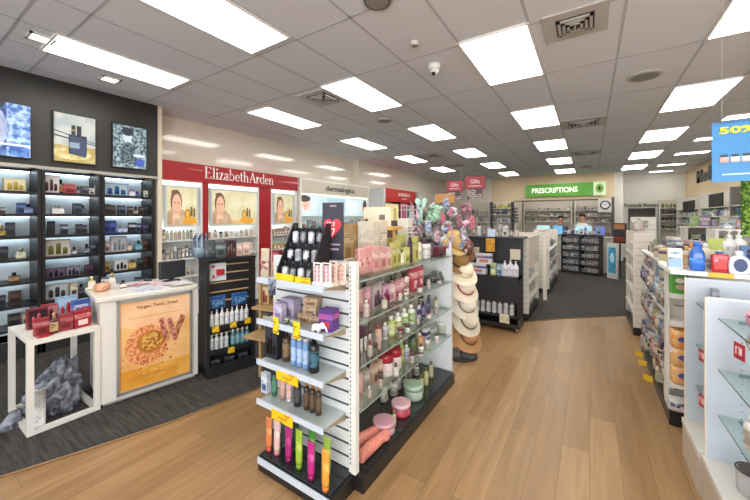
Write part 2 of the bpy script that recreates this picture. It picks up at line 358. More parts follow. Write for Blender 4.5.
# consult room door, coloured dark for the unlit open doorway
d = struct('door_1', MB().box(1.22, 1.9, 15.36, 15.40, 0, 1.75), M('55504a', .5)); part('door_handle', MB().tube([(1.3, 15.34, .85), (1.3, 15.3, .85), (1.4, 15.3, .85)], .012), M('b8b8b8', .3, .9), d)
struct('trim_6', MB().box(1.18, 1.22, 15.27, 15.36, 0, 1.8).box(1.88, 1.94, 15.27, 15.36, 0, 1.8).box(1.18, 1.94, 15.27, 15.36, 1.75, 1.82), M('3c3734', .4))
o = thing('consult_room_sign', 'dark lettering on the white wall above the dark door frame', 'sign', (1.53, 15.27, 1.93))
put('lettering', text_mesh('Consult Room', .95, .12, M('2b2826', .4), .012, .02), o)

# ------------------------------------------------------------------ ceiling fittings
DIFF = M('fffaf2', .5, emis=LAMP); FRAME = M('f2f0ec', .5)
def troffer(x, y, w_, l, label, group='recessed ceiling light panels'):
    t = thing('ceiling_light', label, 'light', (x, y, CH), 0, group)
    fr = MB()
    for a in ((-w_/2-.012, -w_/2+.006, -l/2-.012, l/2+.012), (w_/2-.006, w_/2+.012, -l/2-.012, l/2+.012), (-w_/2, w_/2, -l/2-.012, -l/2+.006), (-w_/2, w_/2, l/2-.006, l/2+.012)):
        fr.box(a[0], a[1], a[2], a[3], -.014, 0)
    part('frame', fr, FRAME, t); part('diffuser', MB().box(-w_/2+.006, w_/2-.006, -l/2+.006, l/2-.006, -.01, -.001), DIFF, t)
cols = {'A': (-4.0, .46, 'in the row beside the wall of brand displays'), 'B': (-2.42, .5, 'in the second row from the brand displays'),
        'C': (-.70, .56, 'in the row above the main aisle'), 'D': (1.135, .57, 'in the row above the shelving opposite the brand displays')}
ys = {'A': [1.42, 3.6, 5.75, 7.94, 10.2], 'B': [1.42, 3.47, 5.68, 7.95, 10.21, 12.5], 'C': [-1.2, 1.1, 3.42, 5.72, 8.03, 10.4, 12.8], 'D': [-1.2, 1.1, 3.42, 5.8, 8.18, 10.54, 12.94]}
for c in 'ABCD':
    x, w_, wh = cols[c]
    vis = [y for y in ys[c] if not ((c == 'C' and y < 2) or (c == 'D' and y < 3))]
    for y in ys[c]:
        k = vis.index(y) if y in vis else None
        troffer(x, y, w_, 1.1, ('light panel %s, %s from shop entrance' % (wh, an(k))) if k is not None else 'long ceiling light panel above the shop entrance %s at %s' % ({'C': 'aisle', 'D': 'shelving'}[c], 'the door' if y < 0 else 'the first fixtures'))
for x in (-4.0, -2.42): troffer(x, -1.1, .5, 1.1, 'long ceiling light panel over the entrance, %s' % ('near the black perfume wall' if x < -3 else 'away from the perfume wall'))
for k_ in (0, 1): troffer(-1.5+1.3*k_, 15.3, .5, 1.1, 'added light panel inside the dispensary, %s' % ('hat side' if k_ == 0 else 'clock side'))  # two extra panels, put in to brighten the dispensary interior
for k, (x, y) in enumerate(((2.05, 7.3), (2.05, 9.0), (2.05, 10.8), (2.0, 12.9), (2.0, 14.6))):
    troffer(x, y, .6, .28, 'short crosswise ceiling light close to the beige wall, %s from the poster' % an(k), 'crosswise ceiling lights by the beige wall')
def vent(x, y, s, label):
    t = thing('ceiling_vent', label, 'vent', (x, y, CH), 0, 'air conditioning vents')
    part('frame', MB().box(-s/2-.09, s/2+.09, -s/2-.09, s/2+.09, -.012, 0), M('c2bdb8', .6), t)
    part('throat', MB().box(-s/2, s/2, -s/2, s/2, -.016, -.011), M('3b3a38', .6), t)
    for k in range(4):
        a = s/2-.012-k*s*.12; b = a-.02; m = MB(); z0, z1 = -.03-.004*k, -.016
        for q in ((-a, a, -a, -b), (-a, a, b, a), (-a, -b, -a, a), (b, a, -a, a)): m.box(q[0], q[1], q[2], q[3], z0, z1)
        part('louvre_ring', m, M('b9b4af', .5), t)
vent(-2.9, 3.22, .3, 'square louvred air vent beside the lit panels over the brand displays')
vent(-.10, 3.08, .26, 'square louvred air vent over the aisle beside the big light panel')
vent(-.09, 6.41, .42, 'square louvred air vent over the aisle, past the round speaker')
vent(-.09, 9.4, .42, 'square louvred air vent over the aisle near the green sign')
vent(-3.42, 7.7, .42, 'square louvred air vent above the red gift signs'); vent(-3.4, 9.6, .42, 'square louvred air vent between far light panels near back wall')
def disc(name, x, y, r, label, cat, col='bdb8b4', h=.02, group=None):
    t = thing(name, label, cat, (x, y, CH), 0, group)
    part('rim', MB().loft([(-h, r*1.9, r*1.9, 1), (-h*.4, r*2, r*2, 1), (0, r*2, r*2, 1)], 0, 28), M(col, .6), t)
    part('grille', MB().loft([(-h-.003, r*1.5, r*1.5, 1), (-h, r*1.6, r*1.6, 1)], 0, 24), M('9f9a96', .7, kind='blotch', hex2='7d7975', scale=8), t)
disc('ceiling_speaker', .50, 4.63, .16, 'round flat speaker in the ceiling past the first vent over the aisle', 'speaker')
disc('ceiling_speaker', -1.27, 1.98, .1, 'round dark speaker in the ceiling near the shop entrance', 'speaker', '6c6865')
disc('ceiling_speaker', -2.75, 4.5, .12, 'small round speaker between light panels over the brand displays', 'speaker')
disc('ceiling_speaker', -.1, 12.0, .16, 'round flat speaker in the ceiling close to the green sign', 'speaker')
disc('smoke_detector', -1.30, 2.64, .035, 'small round smoke detector ahead of the dome camera', 'smoke detector', 'd8d4cf', .035)
t = thing('security_camera', 'white dome security camera on the ceiling over the aisle', 'camera', (-1.33, 3.15, CH))
part('base', MB().loft([(-.05, .11, .11, 1), (-.02, .13, .13, 1), (0, .13, .13, 1)], 0, 24), M('eeece8', .35), t)
part('dome', MB().loft([(-.1, .02, .02, 1), (-.092, .05, .05, 1), (-.075, .08, .08, 1), (-.05, .1, .1, 1)], 0, 20), M('e2e0dd', .2), t)
part('lens', MB().loft([(-.108, .03, .03, 1), (-.085, .045, .045, 1)], 0, 14, (.0, -.02)), M('1c1b1b', .1), t)
def downlight(x, y, label):
    t = thing('downlight', label, 'light', (x, y, CH), 0, 'square recessed downlights by the perfume wall')
    m = MB(); s = .085
    for q in ((-s, s, -s, -s+.02), (-s, s, s-.02, s), (-s, -s+.02, -s, s), (s-.02, s, -s, s)): m.box(*q, -.012, 0)
    part('frame', m, M('d9d6d2', .4), t); part('lamp', MB().box(-s+.02, s-.02, -s+.02, s-.02, -.008, -.001), M('fff6e6', .5, emis=3.0), t)
downlight(-3.98, .815, 'small square downlight beside the first light panel, away from the fascia'); downlight(-4.52, 1.48, 'small square downlight close to the black fascia')

# ------------------------------------------------------------------ perfume wall
GLS = M('f2f8f6', kind='glass'); GEDGE = M('93a89f', .2)
BLK = M('151416', .4); STRIP = M('e8f4ff', .5, emis=4.5); PALE = M('d2e2ea', .55)
def shelving(name, label, cat, loc, rz, W, D, H, zs, side=BLK, back=PALE, shelf=BLK, th=.026, strips=False, base=.2, top=True, basemat=None, post=.035, group=None, lip=None, glass=False, sides=True, sd=None, striplen=1.0):
    t = thing(name, label, cat, loc, rz, group)
    if sides:
        for x in (0, W-post): part('side_panel', MB().box(x, x+post, 0, D, 0, H), side, t)
    part('back_panel', MB().box(post, W-post, D-.02, D, base, H), back, t)
    if base: part('plinth', MB().box(post, W-post, .02, D-.02, 0, base), basemat or side, t)
    if top: part('top_panel', MB().box(0, W, 0, D, H, H+.02), side, t)
    for z in zs:
        s_ = part('shelf', MB().box(post, W-post, (sd or 0)+.004, D-.02, z-(.01 if glass else th), z, 0, front=1), [GLS, GEDGE] if glass else [shelf, lip or shelf], t)
        if strips: part('light_strip', MB().box(post+.01, W-post-.01, D-.07, D-.045, z-th-.012, z-th), STRIP, t)
    if strips: part('light_strip', MB().box(post+.01, W-post-.01, D-.07, D-.045, H-.02, H-.006), STRIP, t)
    return t
PZ = [1.775, 1.532, 1.293, 1.050, .806, .56, .32]
bays = [(-.55, 0, 'first'), (0, .5, ''), (.505, .535, 'farther'), (1.04, .53, 'mid'), (1.572, .59, 'near pillar')]
for y0, W_, lab in ((-.6, .54, 'black perfume shelving bay at the open end, farthest from the cream pillar'), (-.05, .54, 'black perfume shelving bay before the gold bottle bay'), (.495, .54, 'black perfume shelving bay with gold bottle on its top shelf'),
                    (1.04, .53, 'black perfume shelving bay in the middle, below the bottle poster'), (1.575, .58, 'black perfume shelving bay beside the cream pillar')):
    shelving('perfume_cabinet', lab, 'cabinet', (-5.05, y0, 0), PI/2, W_, .34, 2.02, PZ, strips=True, group='black perfume shelving bays', top=False, basemat=BLK, post=.03)
def shelf_items(zs_x, wheres, group, data, x, rz, zoff=.001, end='the entrance', v=200, axis='x'):
    for k, lst in data.items():
        items = []
        for it in sorted(lst, key=lambda q: q[0]):
            u, kind, w_, h, cols = it[:5]
            p = atX(u, v, x) if axis == 'x' else atY(u, v, x)
            dct = dict(kind=kind, w=w_, h=h, cols=cols, loc=(p[0], p[1], zs_x[k]+zoff), rz=rz)
            if len(it) > 5: dct['desc'] = it[5]
            if len(it) > 6: dct['d'] = it[6]
            items.append(dct)
        row(wheres[k] if not isinstance(wheres, str) else wheres % an(k), group, items, end)
K = '1b1b22'; NV = '20305e'; GY = '6c7378'
def pw(bay): return ['on the %s shelf of the %s' % (an(i) if i else 'top', bay) for i in range(7)]
X0 = -5.17
# (pixel column of the photo, kind, width, height, colours)
bay1 = {0: [(14, 'gift_set', .16, .13, ('d8c690', 'e8dcb0', 'c9a73c'), 'gold bottle set')],
        1: [(1, 'carton', .06, .07, ('4d5560', 'b9c2cc', '222222')), (21, 'carton', .07, .12, ('243f7c', '5b7fc0', '102040')), (28, 'perfume_bottle', .08, .11, ('2c4a90', '8ea6d8', '1b2b60'))],
        2: [(2, 'perfume_bottle', .05, .12, ('2b2a2e', 'c8a94a', 'c9a73c')), (10, 'carton', .07, .15, ('2c3340', '48556b', '1a1a1a'))],
        3: [(3, 'carton', .07, .14, ('23262e', '3a5066', '111111')), (21, 'perfume_bottle', .08, .11, ('a9b98c', 'd8dcc0', '8f9a78'))],
        4: [(14, 'perfume_bottle', .08, .1, ('5a3422', 'b0855e', '2a2020'), 'amber perfume bottle')],
        5: [(15, 'carton', .09, .15, ('3a2a2a', '6a4238', '1a1212'), 'brown perfume box'), (2, 'carton', .05, .12, ('28303a', '55606a', '111111'))],
        6: [(14, 'carton', .09, .15, ('22242c', '64584a', '111111')), (26, 'carton', .06, .14, ('a8947a', 'd8c8a8', '60503c'))]}
shelf_items(PZ, pw('gold bottle perfume bay'), 'perfumes in the gold bottle bay', bay1, X0, PI/2)
bay2 = {0: [(50, 'gift_set', .14, .2, ('d8d0d0', 'e6dedf', '5a3040'), 'white card with bottle pictures'), (60.5, 'perfume_bottle', .06, .16, ('3a1c22', 'c06a30', '191215'), 'dark red perfume bottle'), (69, 'carton', .11, .11, ('b0323a', 'd05a60', '701a20'), 'red box'),
            (78, 'perfume_bottle', .045, .09, ('3b3a44', '8f8f9a', '222222')), (84.5, 'carton', .07, .1, ('454a58', '7f8896', '222222')), (91.5, 'carton', .05, .08, ('e0e0e0', 'f4f4f4', '333333')), (97, 'carton', .045, .13, ('c9c2c4', 'e8e4e4', '4a3038'))],
        1: [(57.5, 'perfume_bottle', .11, .1, ('d0d3d6', 'f0f0f2', '8e949a'), 'silver crown bottle'), (77, 'carton', .08, .13, ('24364e', '4a607c', '111820')), (83, 'perfume_bottle', .05, .11, ('2a3a50', '56708c', '15202c'))],
        2: [(51, 'carton', .06, .16, ('202028', '3a3a48', '0c0c10')), (64, 'carton', .065, .12, ('2a3450', 'a4aec4', '111111')), (79, 'carton', .06, .12, ('2b2c3c', '5a5c78', '111111')), (84, 'carton', .05, .11, ('33344a', '66688c', '111111'))],
        3: [(57, 'gift_set', .23, .19, ('b4aca4', 'cfc4bc', '7a7436'), 'silver gift set with green bottles', .05), (74, 'perfume_bottle', .05, .09, ('44484e', 'c4c8cc', '1c1c20')), (86.5, 'perfume_bottle', .055, .12, ('222834', '9aa2ae', '16181e')), (93.5, 'carton', .05, .12, ('2c3652', '7a88ac', '111111'))],
        4: [(55, 'gift_set', .17, .11, ('4a3a5c', '6d5a7e', '241a34'), 'purple gift set', .05), (72.5, 'gift_set', .13, .11, ('2f2c40', '8a86a0', '1a1826'), 'dark gift set', .05), (88.5, 'carton', .07, .11, ('4c2c48', '7a3a5a', '20101c'))],
        5: [(56, 'gift_set', .2, .17, ('a8aeb2', 'c4c8ca', '3a3a40'), 'silver gift set with round bottle', .05), (73.5, 'carton', .07, .15, ('d6c6a4', 'efe4ca', '3c3c44')), (81, 'perfume_bottle', .05, .13, ('23262c', '5a6068', '111111')), (88, 'perfume_bottle', .05, .14, ('2c3038', '6a7078', '111111'))],
        6: [(50, 'carton', .09, .16, ('22242c', '64584a', '111111')), (64, 'carton', .07, .15, ('3c4452', '8290a4', '111111')), (76, 'carton', .07, .14, ('c4b8a0', 'e0d8c4', '3c3c44'))]}
shelf_items(PZ, pw('middle perfume bay'), 'perfumes in the middle bay', bay2, X0, PI/2)
bay3 = {0: [(115.5, 'gift_set', .27, .16, ('6f9cc0', 'a9c8dc', '2c5c9c'), 'pale blue gift set', .05), (132, 'perfume_bottle', .07, .1, ('c6c8e0', 'f0f0fa', '9a9ac4')), (137, 'perfume_bottle', .05, .07, ('3a3a90', '6a6ac0', '202060')), (145.5, 'carton', .045, .09, ('e0dcd2', 'f0ece4', '444444'))],
        1: [(107, 'carton', .06, .13, ('2e2a30', '5a4a48', '111111')), (112.5, 'carton', .06, .12, ('3a2e30', '6c5450', '111111')), (121.5, 'carton', .08, .12, ('27364e', '5a7090', '111111')), (130, 'carton', .06, .11, ('3b3438', '8a7a78', '111111')), (135.5, 'perfume_bottle', .06, .11, ('4a4440', 'a89a8a', '222222')), (141, 'carton', .06, .11, ('352e2c', '74645c', '111111')), (147, 'carton', .07, .13, ('22242e', '4a4e5c', '111111'))],
        2: [(106.5, 'carton', .08, .16, ('1d3ca0', '4a6ad0', '101c50')), (112.5, 'carton', .07, .16, ('2444b4', '5a7ae0', '101c50')), (120, 'perfume_bottle', .05, .11, ('4e78c8', 'd0dcf4', 'c0c8d8')), (125, 'perfume_bottle', .05, .1, ('5c84d4', 'e0e8f8', 'c0c8d8')), (132, 'carton', .08, .13, ('272c3c', 'c0c4cc', '111111')), (138, 'carton', .06, .12, ('2c4468', '8aa0c0', '111111')), (146, 'carton', .08, .11, ('3c3464', '6a5c98', '1a1630'))],
        3: [(107, 'carton', .06, .14, ('d4b4b4', 'ecd4d4', '6a4a4a')), (118, 'gift_set', .17, .2, ('b4b8bc', 'ccc8ca', '8a9aa0'), 'silver gift set', .05), (129.5, 'perfume_bottle', .05, .1, ('d8b8ac', 'f0dcd4', 'b08a7c')), (138.5, 'perfume_bottle', .08, .13, ('3f8aa4', '7cbccc', '2c6478'), 'teal perfume bottle'), (144.5, 'carton', .055, .14, ('5a3328', '8a5444', '2a1610')), (150, 'carton', .06, .14, ('4c2c26', '7a4a3c', '2a1610'))],
        4: [(107, 'carton', .05, .12, ('b88a2c', 'dcb458', '6a4c14')), (120.5, 'gift_set', .15, .13, ('c8c6c4', 'dedcda', '2a2a34'), 'white gift set', .05), (132, 'perfume_bottle', .09, .12, ('c89a34', 'e4c468', '8a681c'), 'gold perfume bottle'), (140, 'carton', .06, .13, ('23382f', '4a6454', '111a16')), (147, 'carton', .08, .15, ('4a2c28', '6a4038', '201210'))],
        5: [(123, 'perfume_bottle', .06, .07, ('8a9aa8', 'd0d8e0', '444c54')), (139, 'carton', .09, .12, ('2e3a4e', '8290a8', '111111')), (148, 'carton', .06, .12, ('3c4450', '9098a4', '111111'))],
        6: [(112, 'carton', .08, .12, ('22242c', '64584a', '111111'))]}
shelf_items(PZ, pw('pillar-side perfume bay'), 'perfumes in the bay beside the pillar', bay3, X0, PI/2)
# posters on the fascia (each a lit picture in a frame)
def wedge(poly, n=None): return poly
def clip01(p):
    for ax, lim, sg in ((0, 0, 1), (0, 1, -1), (1, 0, 1), (1, 1, -1)):
        q = []
        for i in range(len(p)):
            a, b_ = p[i-1], p[i]; da, db = (a[ax]-lim)*sg, (b_[ax]-lim)*sg
            if (da >= 0) != (db >= 0):
                t = da/(da-db); q.append((a[0]+(b_[0]-a[0])*t, a[1]+(b_[1]-a[1])*t))
            if db >= 0: q.append(b_)
        p = q
        if not p: break
    return p
def picture(W, H, layers, glow):
    """layers: list of (polygon in 0..1, colour); each lies a hair in front of the last; facing -Y, origin bottom middle"""
    b = MB(); ms = []
    layers = [(clip01(q), c_) for q, c_ in layers]; layers = [l_ for l_ in layers if len(l_[0]) > 2]
    for k, (poly, col) in enumerate(layers):
        pts = [((x-.5)*W, z*H) for x, z in poly]; ms.append(M(*col, .4, 0, glow) if isinstance(col, tuple) and False else M(col[0] if isinstance(col, tuple) else col, .4, 0, glow, 'blotch' if isinstance(col, tuple) else None, col[1] if isinstance(col, tuple) else None, col[2] if isinstance(col, tuple) and len(col) > 2 else 1.0))
        b.add([(x, -.0006*k, z) for x, z in pts], [tuple(range(len(pts)))], k)
    return b, ms
R_ = lambda x0, x1, z0, z1: [(x0, z0), (x1, z0), (x1, z1), (x0, z1)]
def E_(cx, cz, rx, rz_, n=20, a0=0, a1=2*PI): return [(cx+rx*math.cos(a0+(a1-a0)*k/n), cz+rz_*math.sin(a0+(a1-a0)*k/n)) for k in range(n)]
def framed(name, label, cat, loc, rz, W, H, layers, glow=.5, fr='1e1e20', fw=.012, fd=.03, group=None):
    t = thing(name, label, cat, loc, rz, group)
    m = MB()
    for q in ((-W/2-fw, W/2+fw, -fw, 0), (-W/2-fw, W/2+fw, H, H+fw), (-W/2-fw, -W/2, 0, H), (W/2, W/2+fw, 0, H)): m.box(q[0], q[1], -fd, 0, q[2], q[3])
    part('frame', m, M(fr, .35), t); m.box(-W/2, W/2, -fd*.4, 0, 0, H)
    b, ms = picture(W, H, layers, glow); part('picture', b, ms, t, (0, -fd*.75, 0)); return t
framed('lightbox_poster', 'lit poster of a face in blue light on the black fascia', 'poster', (-5.05, .72, 2.13), PI/2, .455, .55,
       [(R_(0, 1, 0, 1), ('5f7fb4', '27407c', .25)), (R_(.62, 1, 0, 1), ('3c68b0', 'a8c4e4', .5)), (E_(.22, .5, .42, .52), ('a9b4cc', '8a98bc', .3)), (E_(.1, .98, .5, .22), '30364e'), (E_(.3, .56, .12, .025), '2a2e44'), (E_(.3, .62, .15, .018), '3a3a50'), (E_(.1, .2, .16, .04), '7c7f9c'), (R_(.3, 1, .2, .24), 'cfd8e8'), (R_(.66, .98, .02, .17), ('3358a0', '5a80c4', .6))], .45)
framed('lightbox_poster', 'lit poster of a dark square perfume bottle on the black fascia', 'poster', (-5.05, 1.317, 2.135), PI/2, .37, .55,
       [(R_(0, 1, 0, 1), ('a8b4b8', 'c4c8c4', .2)), (R_(0, 1, 0, .34), ('b09850', 'bcae7c', .3)), (E_(.4, .17, .5, .12), ('d6cfa4', 'c0ac60', .4)), ([(0, .52), (1, .4), (1, .42), (0, .55)], '3a4454'), ([(0, .62), (1, .44), (1, .455), (0, .64)], '2a3444'),
        (R_(.34, .78, .17, .58), '28344a'), ([(.38, .17), (.76, .12), (.76, .5), (.38, .56)], '3c4a64'), (R_(.36, .6, .3, .42), '8a9cb4'), (R_(.4, .5, .58, .78), '30303a'), (R_(.53, .64, .56, .78), '262630'), (R_(.4, .5, .66, .69), 'a88a5c')], .15)
framed('lightbox_poster', 'lit poster of a curly haired figure on the black fascia', 'poster', (-5.05, 1.865, 2.142), PI/2, .37, .54,
       [(R_(0, 1, 0, 1), ('345a68', 'a8bcc0', .7)), (R_(.02, .98, .02, .98), ('2c3c48', '8fa4ac', .9)), (E_(.42, .74, .13, .17), 'b4c4cc'), (E_(.42, .86, .18, .1), '24303a'), ([(.2, .1), (.7, .1), (.62, .55), (.42, .62), (.26, .5)], ('222c36', '5c7078', 1.0)), (R_(.6, .95, .28, .34), 'c9d0d4'), (E_(.8, .14, .14, .1), '3c50a8')], .45)

# serif capitals and small letters as filled strokes: thick stems, thin joins, bracketed feet
def _ring(cx, cz, rx, rz_, a0, a1, thick=.105, thin=.04, n=22):
    P = []; Q = []
    for k in range(n+1):
        a = a0+(a1-a0)*k/n; w_ = thin+(thick-thin)*abs(math.cos(a))**1.3
        P.append((cx+rx*math.cos(a), cz+rz_*math.sin(a))); Q.append((cx+(rx-w_)*math.cos(a), cz+(rz_-w_*.85)*math.sin(a)))
    return [[P[i], P[i+1], Q[i+1], Q[i]] for i in range(n)]
def _bar(x0, x1, z0, z1): return [[(x0, z0), (x1, z0), (x1, z1), (x0, z1)]]
XH = .63; T_ = .035
def _stem(x, z0, z1, foot=True, head=True):
    o = _bar(x, x+.11, z0, z1)
    if foot: o += _bar(x-.07, x+.18, z0, z0+T_)
    if head: o += [[(x-.08, z1-.06), (x, z1-.1), (x+.05, z1), (x, z1)]]
    return o
GL = {
 'E': (.72, _bar(.1, .23, 0, 1)+_bar(.02, .62, 0, T_)+_bar(.02, .6, 1-T_, 1)+_bar(.23, .48, .49, .53)+[[(.62, 0), (.66, .24), (.63, .24), (.55, .03)], [(.6, 1), (.62, .78), (.59, .78), (.52, .97)]]+_bar(.46, .49, .42, .6)),
 'l': (.32, _stem(.1, 0, 1)), 'i': (.32, _stem(.1, 0, XH)+[[(.155+.075*math.cos(a), .87+.075*math.sin(a)) for a in [2*PI*k/12 for k in range(12)]]]),
 'z': (.5, _bar(.04, .44, XH-.045, XH)+_bar(.03, .45, 0, .045)+[[(.31, XH-.04), (.44, XH-.04), (.17, .04), (.04, .04)]]+_bar(.04, .065, XH-.16, XH)+_bar(.425, .45, 0, .15)),
 'a': (.54, _ring(.2, .17, .17, .17, 0, 2*PI, .09)+_bar(.31, .42, 0, .46)+_bar(.42, .5, 0, T_)+_ring(.24, .42, .18, .21, 0, PI*.95, .1)),
 'b': (.62, _stem(.07, 0, 1, False)+_ring(.31, .315, .25, .315, -PI, PI)),
 'e': (.54, _ring(.27, .315, .23, .315, PI*.0, PI*1.78)+_bar(.1, .5, .31, .345)),
 't': (.38, _bar(.1, .21, .06, .85)+_bar(.0, .34, XH-T_, XH)+_ring(.24, .12, .14, .12, PI, PI*1.8, .1)),
 'h': (.66, _stem(.07, 0, 1)+_ring(.32, XH-.2, .2, .2, 0, PI*.9, .1)+_bar(.42, .53, 0, XH-.2)+_bar(.35, .6, 0, T_)),
 'A': (.82, [[(.38, 1), (.42, .93), (.12, 0), (.07, 0)], [(.36, 1), (.45, 1), (.77, 0), (.62, 0)]]+_bar(.2, .6, .32, .36)+_bar(0, .22, 0, T_)+_bar(.54, .84, 0, T_)),
 'r': (.46, _stem(.07, 0, XH)+[[(.18, .42), (.18, .5), (.3, XH), (.34, XH-.06)]]+[[(.36+.07*math.cos(a), XH-.075+.07*math.sin(a)) for a in [2*PI*k/12 for k in range(12)]]]),
 'd': (.62, _ring(.27, .315, .25, .315, 0, 2*PI)+_stem(.42, 0, 1, False)+_bar(.53, .6, 0, T_)),
 'n': (.66, _stem(.07, 0, XH)+_ring(.32, XH-.2, .2, .2, 0, PI*.9, .1)+_bar(.42, .53, 0, XH-.2)+_bar(.35, .6, 0, T_))}
def serif_mesh(txt, W, H, mat, depth):
    tot = sum(GL[c_][0] for c_ in txt); s_ = W/tot; x = -W/2; m = MB()
    for c_ in txt:
        for p in GL[c_][1]: m.prism([(x+a*s_, z*H) for a, z in p], -depth, 0)
        x += GL[c_][0]*s_
    return m.mesh([mat])
# ------------------------------------------------------------------ brand displays on the side wall
RED = M('9c101c', .4); WHT = M('d8d6d2', .35); LITW = M('f4f2ec', .5, emis=1.4); GLOWSH = M('e6efee', .4)
def face_layers(sx=1.0, ox=0.0):
    f = lambda poly: [(ox+(.36+(x-.36)*1.25)*sx, .62+(z-.66)*1.22) for x, z in poly]
    return [(f(E_(.36, .66, .17, .26)), '6c4e3c'), (f(E_(.36, .12, .42, .42)), 'b59a80'), (f(E_(.2, .3, .14, .12)), 'a88c70'), (f(E_(.52, .28, .12, .1)), 'c0a68c'), (f(E_(.37, .6, .135, .235)), 'd8ac92'), (f(E_(.3, .86, .09, .05)), '6c4e3c'), (f(E_(.28, .3, .05, .13)), 'd0a68c'), (f(E_(.31, .64, .03, .012)), '4a3226'), (f(E_(.42, .64, .03, .012)), '4a3226'),
            (f(E_(.37, .47, .06, .03)), 'b0605a'), (f(E_(.37, .475, .045, .014)), 'f0e8e4'), (f(E_(.37, .56, .015, .04)), 'cf9c82'), (f(E_(.36, .34, .1, .05)), 'e0b89e')]
def advert(W_is_wide):
    sx = .45 if W_is_wide else 1.0
    base = [(R_(0, 1, 0, 1), ('d8d2b4', 'cbc49c', .15)), (R_(0, 1, 0, .14), ('cfae6c', 'd8c594', .3))]
    ft = face_layers(.9 if not W_is_wide else .5, -.02)
    j = .78 if not W_is_wide else .74
    s = 1 if not W_is_wide else .55
    prod = [(E_(j-.1*s, .3, .1*s, .14), 'a8762a'), (E_(j-.1*s, .3, .06*s, .09), 'e0b050'), (R_(j+.0*s, j+.07*s, .24, .5), '6f5a34'), (R_(j+.1*s, j+.17*s, .22, .46), '7d6438'), (E_(j, .12, .28*s, .1), 'd89a34')]
    return base+ft+prod
t = thing('cosmetics_display', 'red and white cosmetics wall unit with three lit adverts', 'display unit', (-5.1, 2.25, 0), PI/2)
part('header_panel', MB().box(0, 2.61, -.02, .3, 2.045, 2.318), RED, t)
put('lettering', serif_mesh('ElizabethArden', 1.36, .185, M('f4ece8', .4), .008), t, (1.31, -.022, 2.11))
part('swoosh', MB().prism([(.33, 2.235), (.6, 2.215), (.6, 2.228)], -.025, -.02), M('d88a8c', .5), t)
part('swoosh', MB().prism([(2.1, 2.19), (2.61, 2.185), (2.61, 2.215), (2.4, 2.21)], -.025, -.02), M('d88a8c', .5), t)
part('back_panel', MB().box(0, 2.61, .28, .3, 0, 2.045), GLOWSH, t)
part('plinth', MB().box(0, 2.61, .0, .28, 0, .28), WHT, t)
for x0, x1, mt, nm in ((0, .03, WHT, 'side_panel'), (.585, .615, WHT, 'divider'), (.615, .71, RED, 'red_column'), (1.64, 1.67, WHT, 'divider'), (1.67, 1.94, RED, 'red_column'), (1.94, 1.97, WHT, 'divider'), (2.54, 2.61, WHT, 'side_panel')):
    part(nm, MB().box(x0, x1, 0, .28, .28, 2.045), mt, t)
EZ = [1.155, .87, .6, .4]
for x0, x1 in ((.03, .585), (.71, 1.64), (1.97, 2.54)):
    part('light_bar', MB().box(x0, x1, .01, .06, 1.97, 2.03), LITW, t)
    for z in EZ: part('shelf', MB().box(x0, x1, .03, .28, z-.02, z), WHT, t)
    part('light_strip', MB().box(x0+.02, x1-.02, .2, .25, 1.345, 1.357), M('f2f6fa', .5, emis=4.5), t)
for (x0, x1, wide, lab) in ((.08, .5, False, 'lit advert of a smiling face beside the cream pillar'), (.75, 1.6, True, 'wide lit advert of a smiling face between the red columns'), (2.0, 2.45, False, 'lit advert of a smiling face past the second red column')):
    framed('lit_advert', lab, 'advert', (-5.1, 2.25+(x0+x1)/2, 1.375), PI/2, x1-x0, .56, advert(wide), .3, 'c4cccc', .025, .04, 'lit adverts of the red cosmetics unit')
def fill(y0, y1, n, z, x, kinds, rz=PI/2, axis='y', jit=.003):
    out = []
    for i in range(n):
        k = kinds[i % len(kinds)] if not callable(kinds) else kinds(i)
        a = y0+(y1-y0)*(i+.5)/n+random.uniform(-jit, jit)
        loc = (x, a, z+.001) if axis == 'y' else (a, x, z+.001)
        dct = dict(kind=k[0], w=k[1], h=k[2], cols=k[3], loc=loc, rz=rz)
        if len(k) > 4 and k[4]: dct['desc'] = k[4]
        if len(k) > 5: dct['d'] = k[5]
        out.append(dct)
    return out
def seq(cols, kinds, wr, hr, n, cap='c0c0c0'):
    return [(random.choice(kinds), random.uniform(*wr), random.uniform(*hr), (random.choice(cols), random.choice(cols), random.choice((cap, '333333', 'ffffff')))) for _ in range(n)]
gold = ['b8a080', 'c4b090', '8a94a0', '6f7884', 'd8ccb8', 'c8a888']
def grow(where, group, y0, y1, n, z, x, cols, kinds, wr, hr, rz=PI/2, axis='y', end='the entrance', parts=True):
    row(where, group, fill(y0, y1, n, z, x, seq(cols, kinds, wr, hr, n), rz, axis), end, parts)
grow('on the top shelf under the pillar-side advert', 'creams in the first cosmetics bay', 2.32, 2.78, 8, EZ[0], -5.22, gold, ['bottle', 'carton'], (.035, .05), (.14, .2))
grow('on the second shelf under the pillar-side advert', 'creams in the first cosmetics bay', 2.32, 2.82, 9, EZ[1], -5.22, gold, ['bottle', 'carton', 'cream_jar'], (.035, .05), (.12, .19))
grow('on the third shelf under the pillar-side advert', 'creams in the first cosmetics bay', 2.32, 2.82, 6, EZ[2], -5.22, gold, ['carton', 'cream_jar'], (.04, .05), (.07, .12))
grow('on the top shelf under the wide advert', 'skin care in the wide cosmetics bay', 3.0, 3.88, 9, EZ[0], -5.22, ['d8c0ac', 'e0ccc0', 'c8b0a0', '9aa498', 'e4dcd4'], ['bottle', 'carton', 'cream_jar'], (.045, .07), (.09, .15))
grow('on the second shelf under the wide advert', 'skin care in the wide cosmetics bay', 3.0, 3.88, 8, EZ[1], -5.22, ['e0b4a0', 'e8c8b8', 'd8a890', 'e4dcd4'], ['carton'], (.07, .1), (.11, .17))
grow('on the top shelf under the third advert', 'gold packs in the third cosmetics bay', 4.26, 4.76, 7, EZ[0], -5.22, ['c9a45c', 'b8944c', 'd8bc7c', 'c08a94'], ['carton', 'bottle'], (.05, .07), (.1, .16))
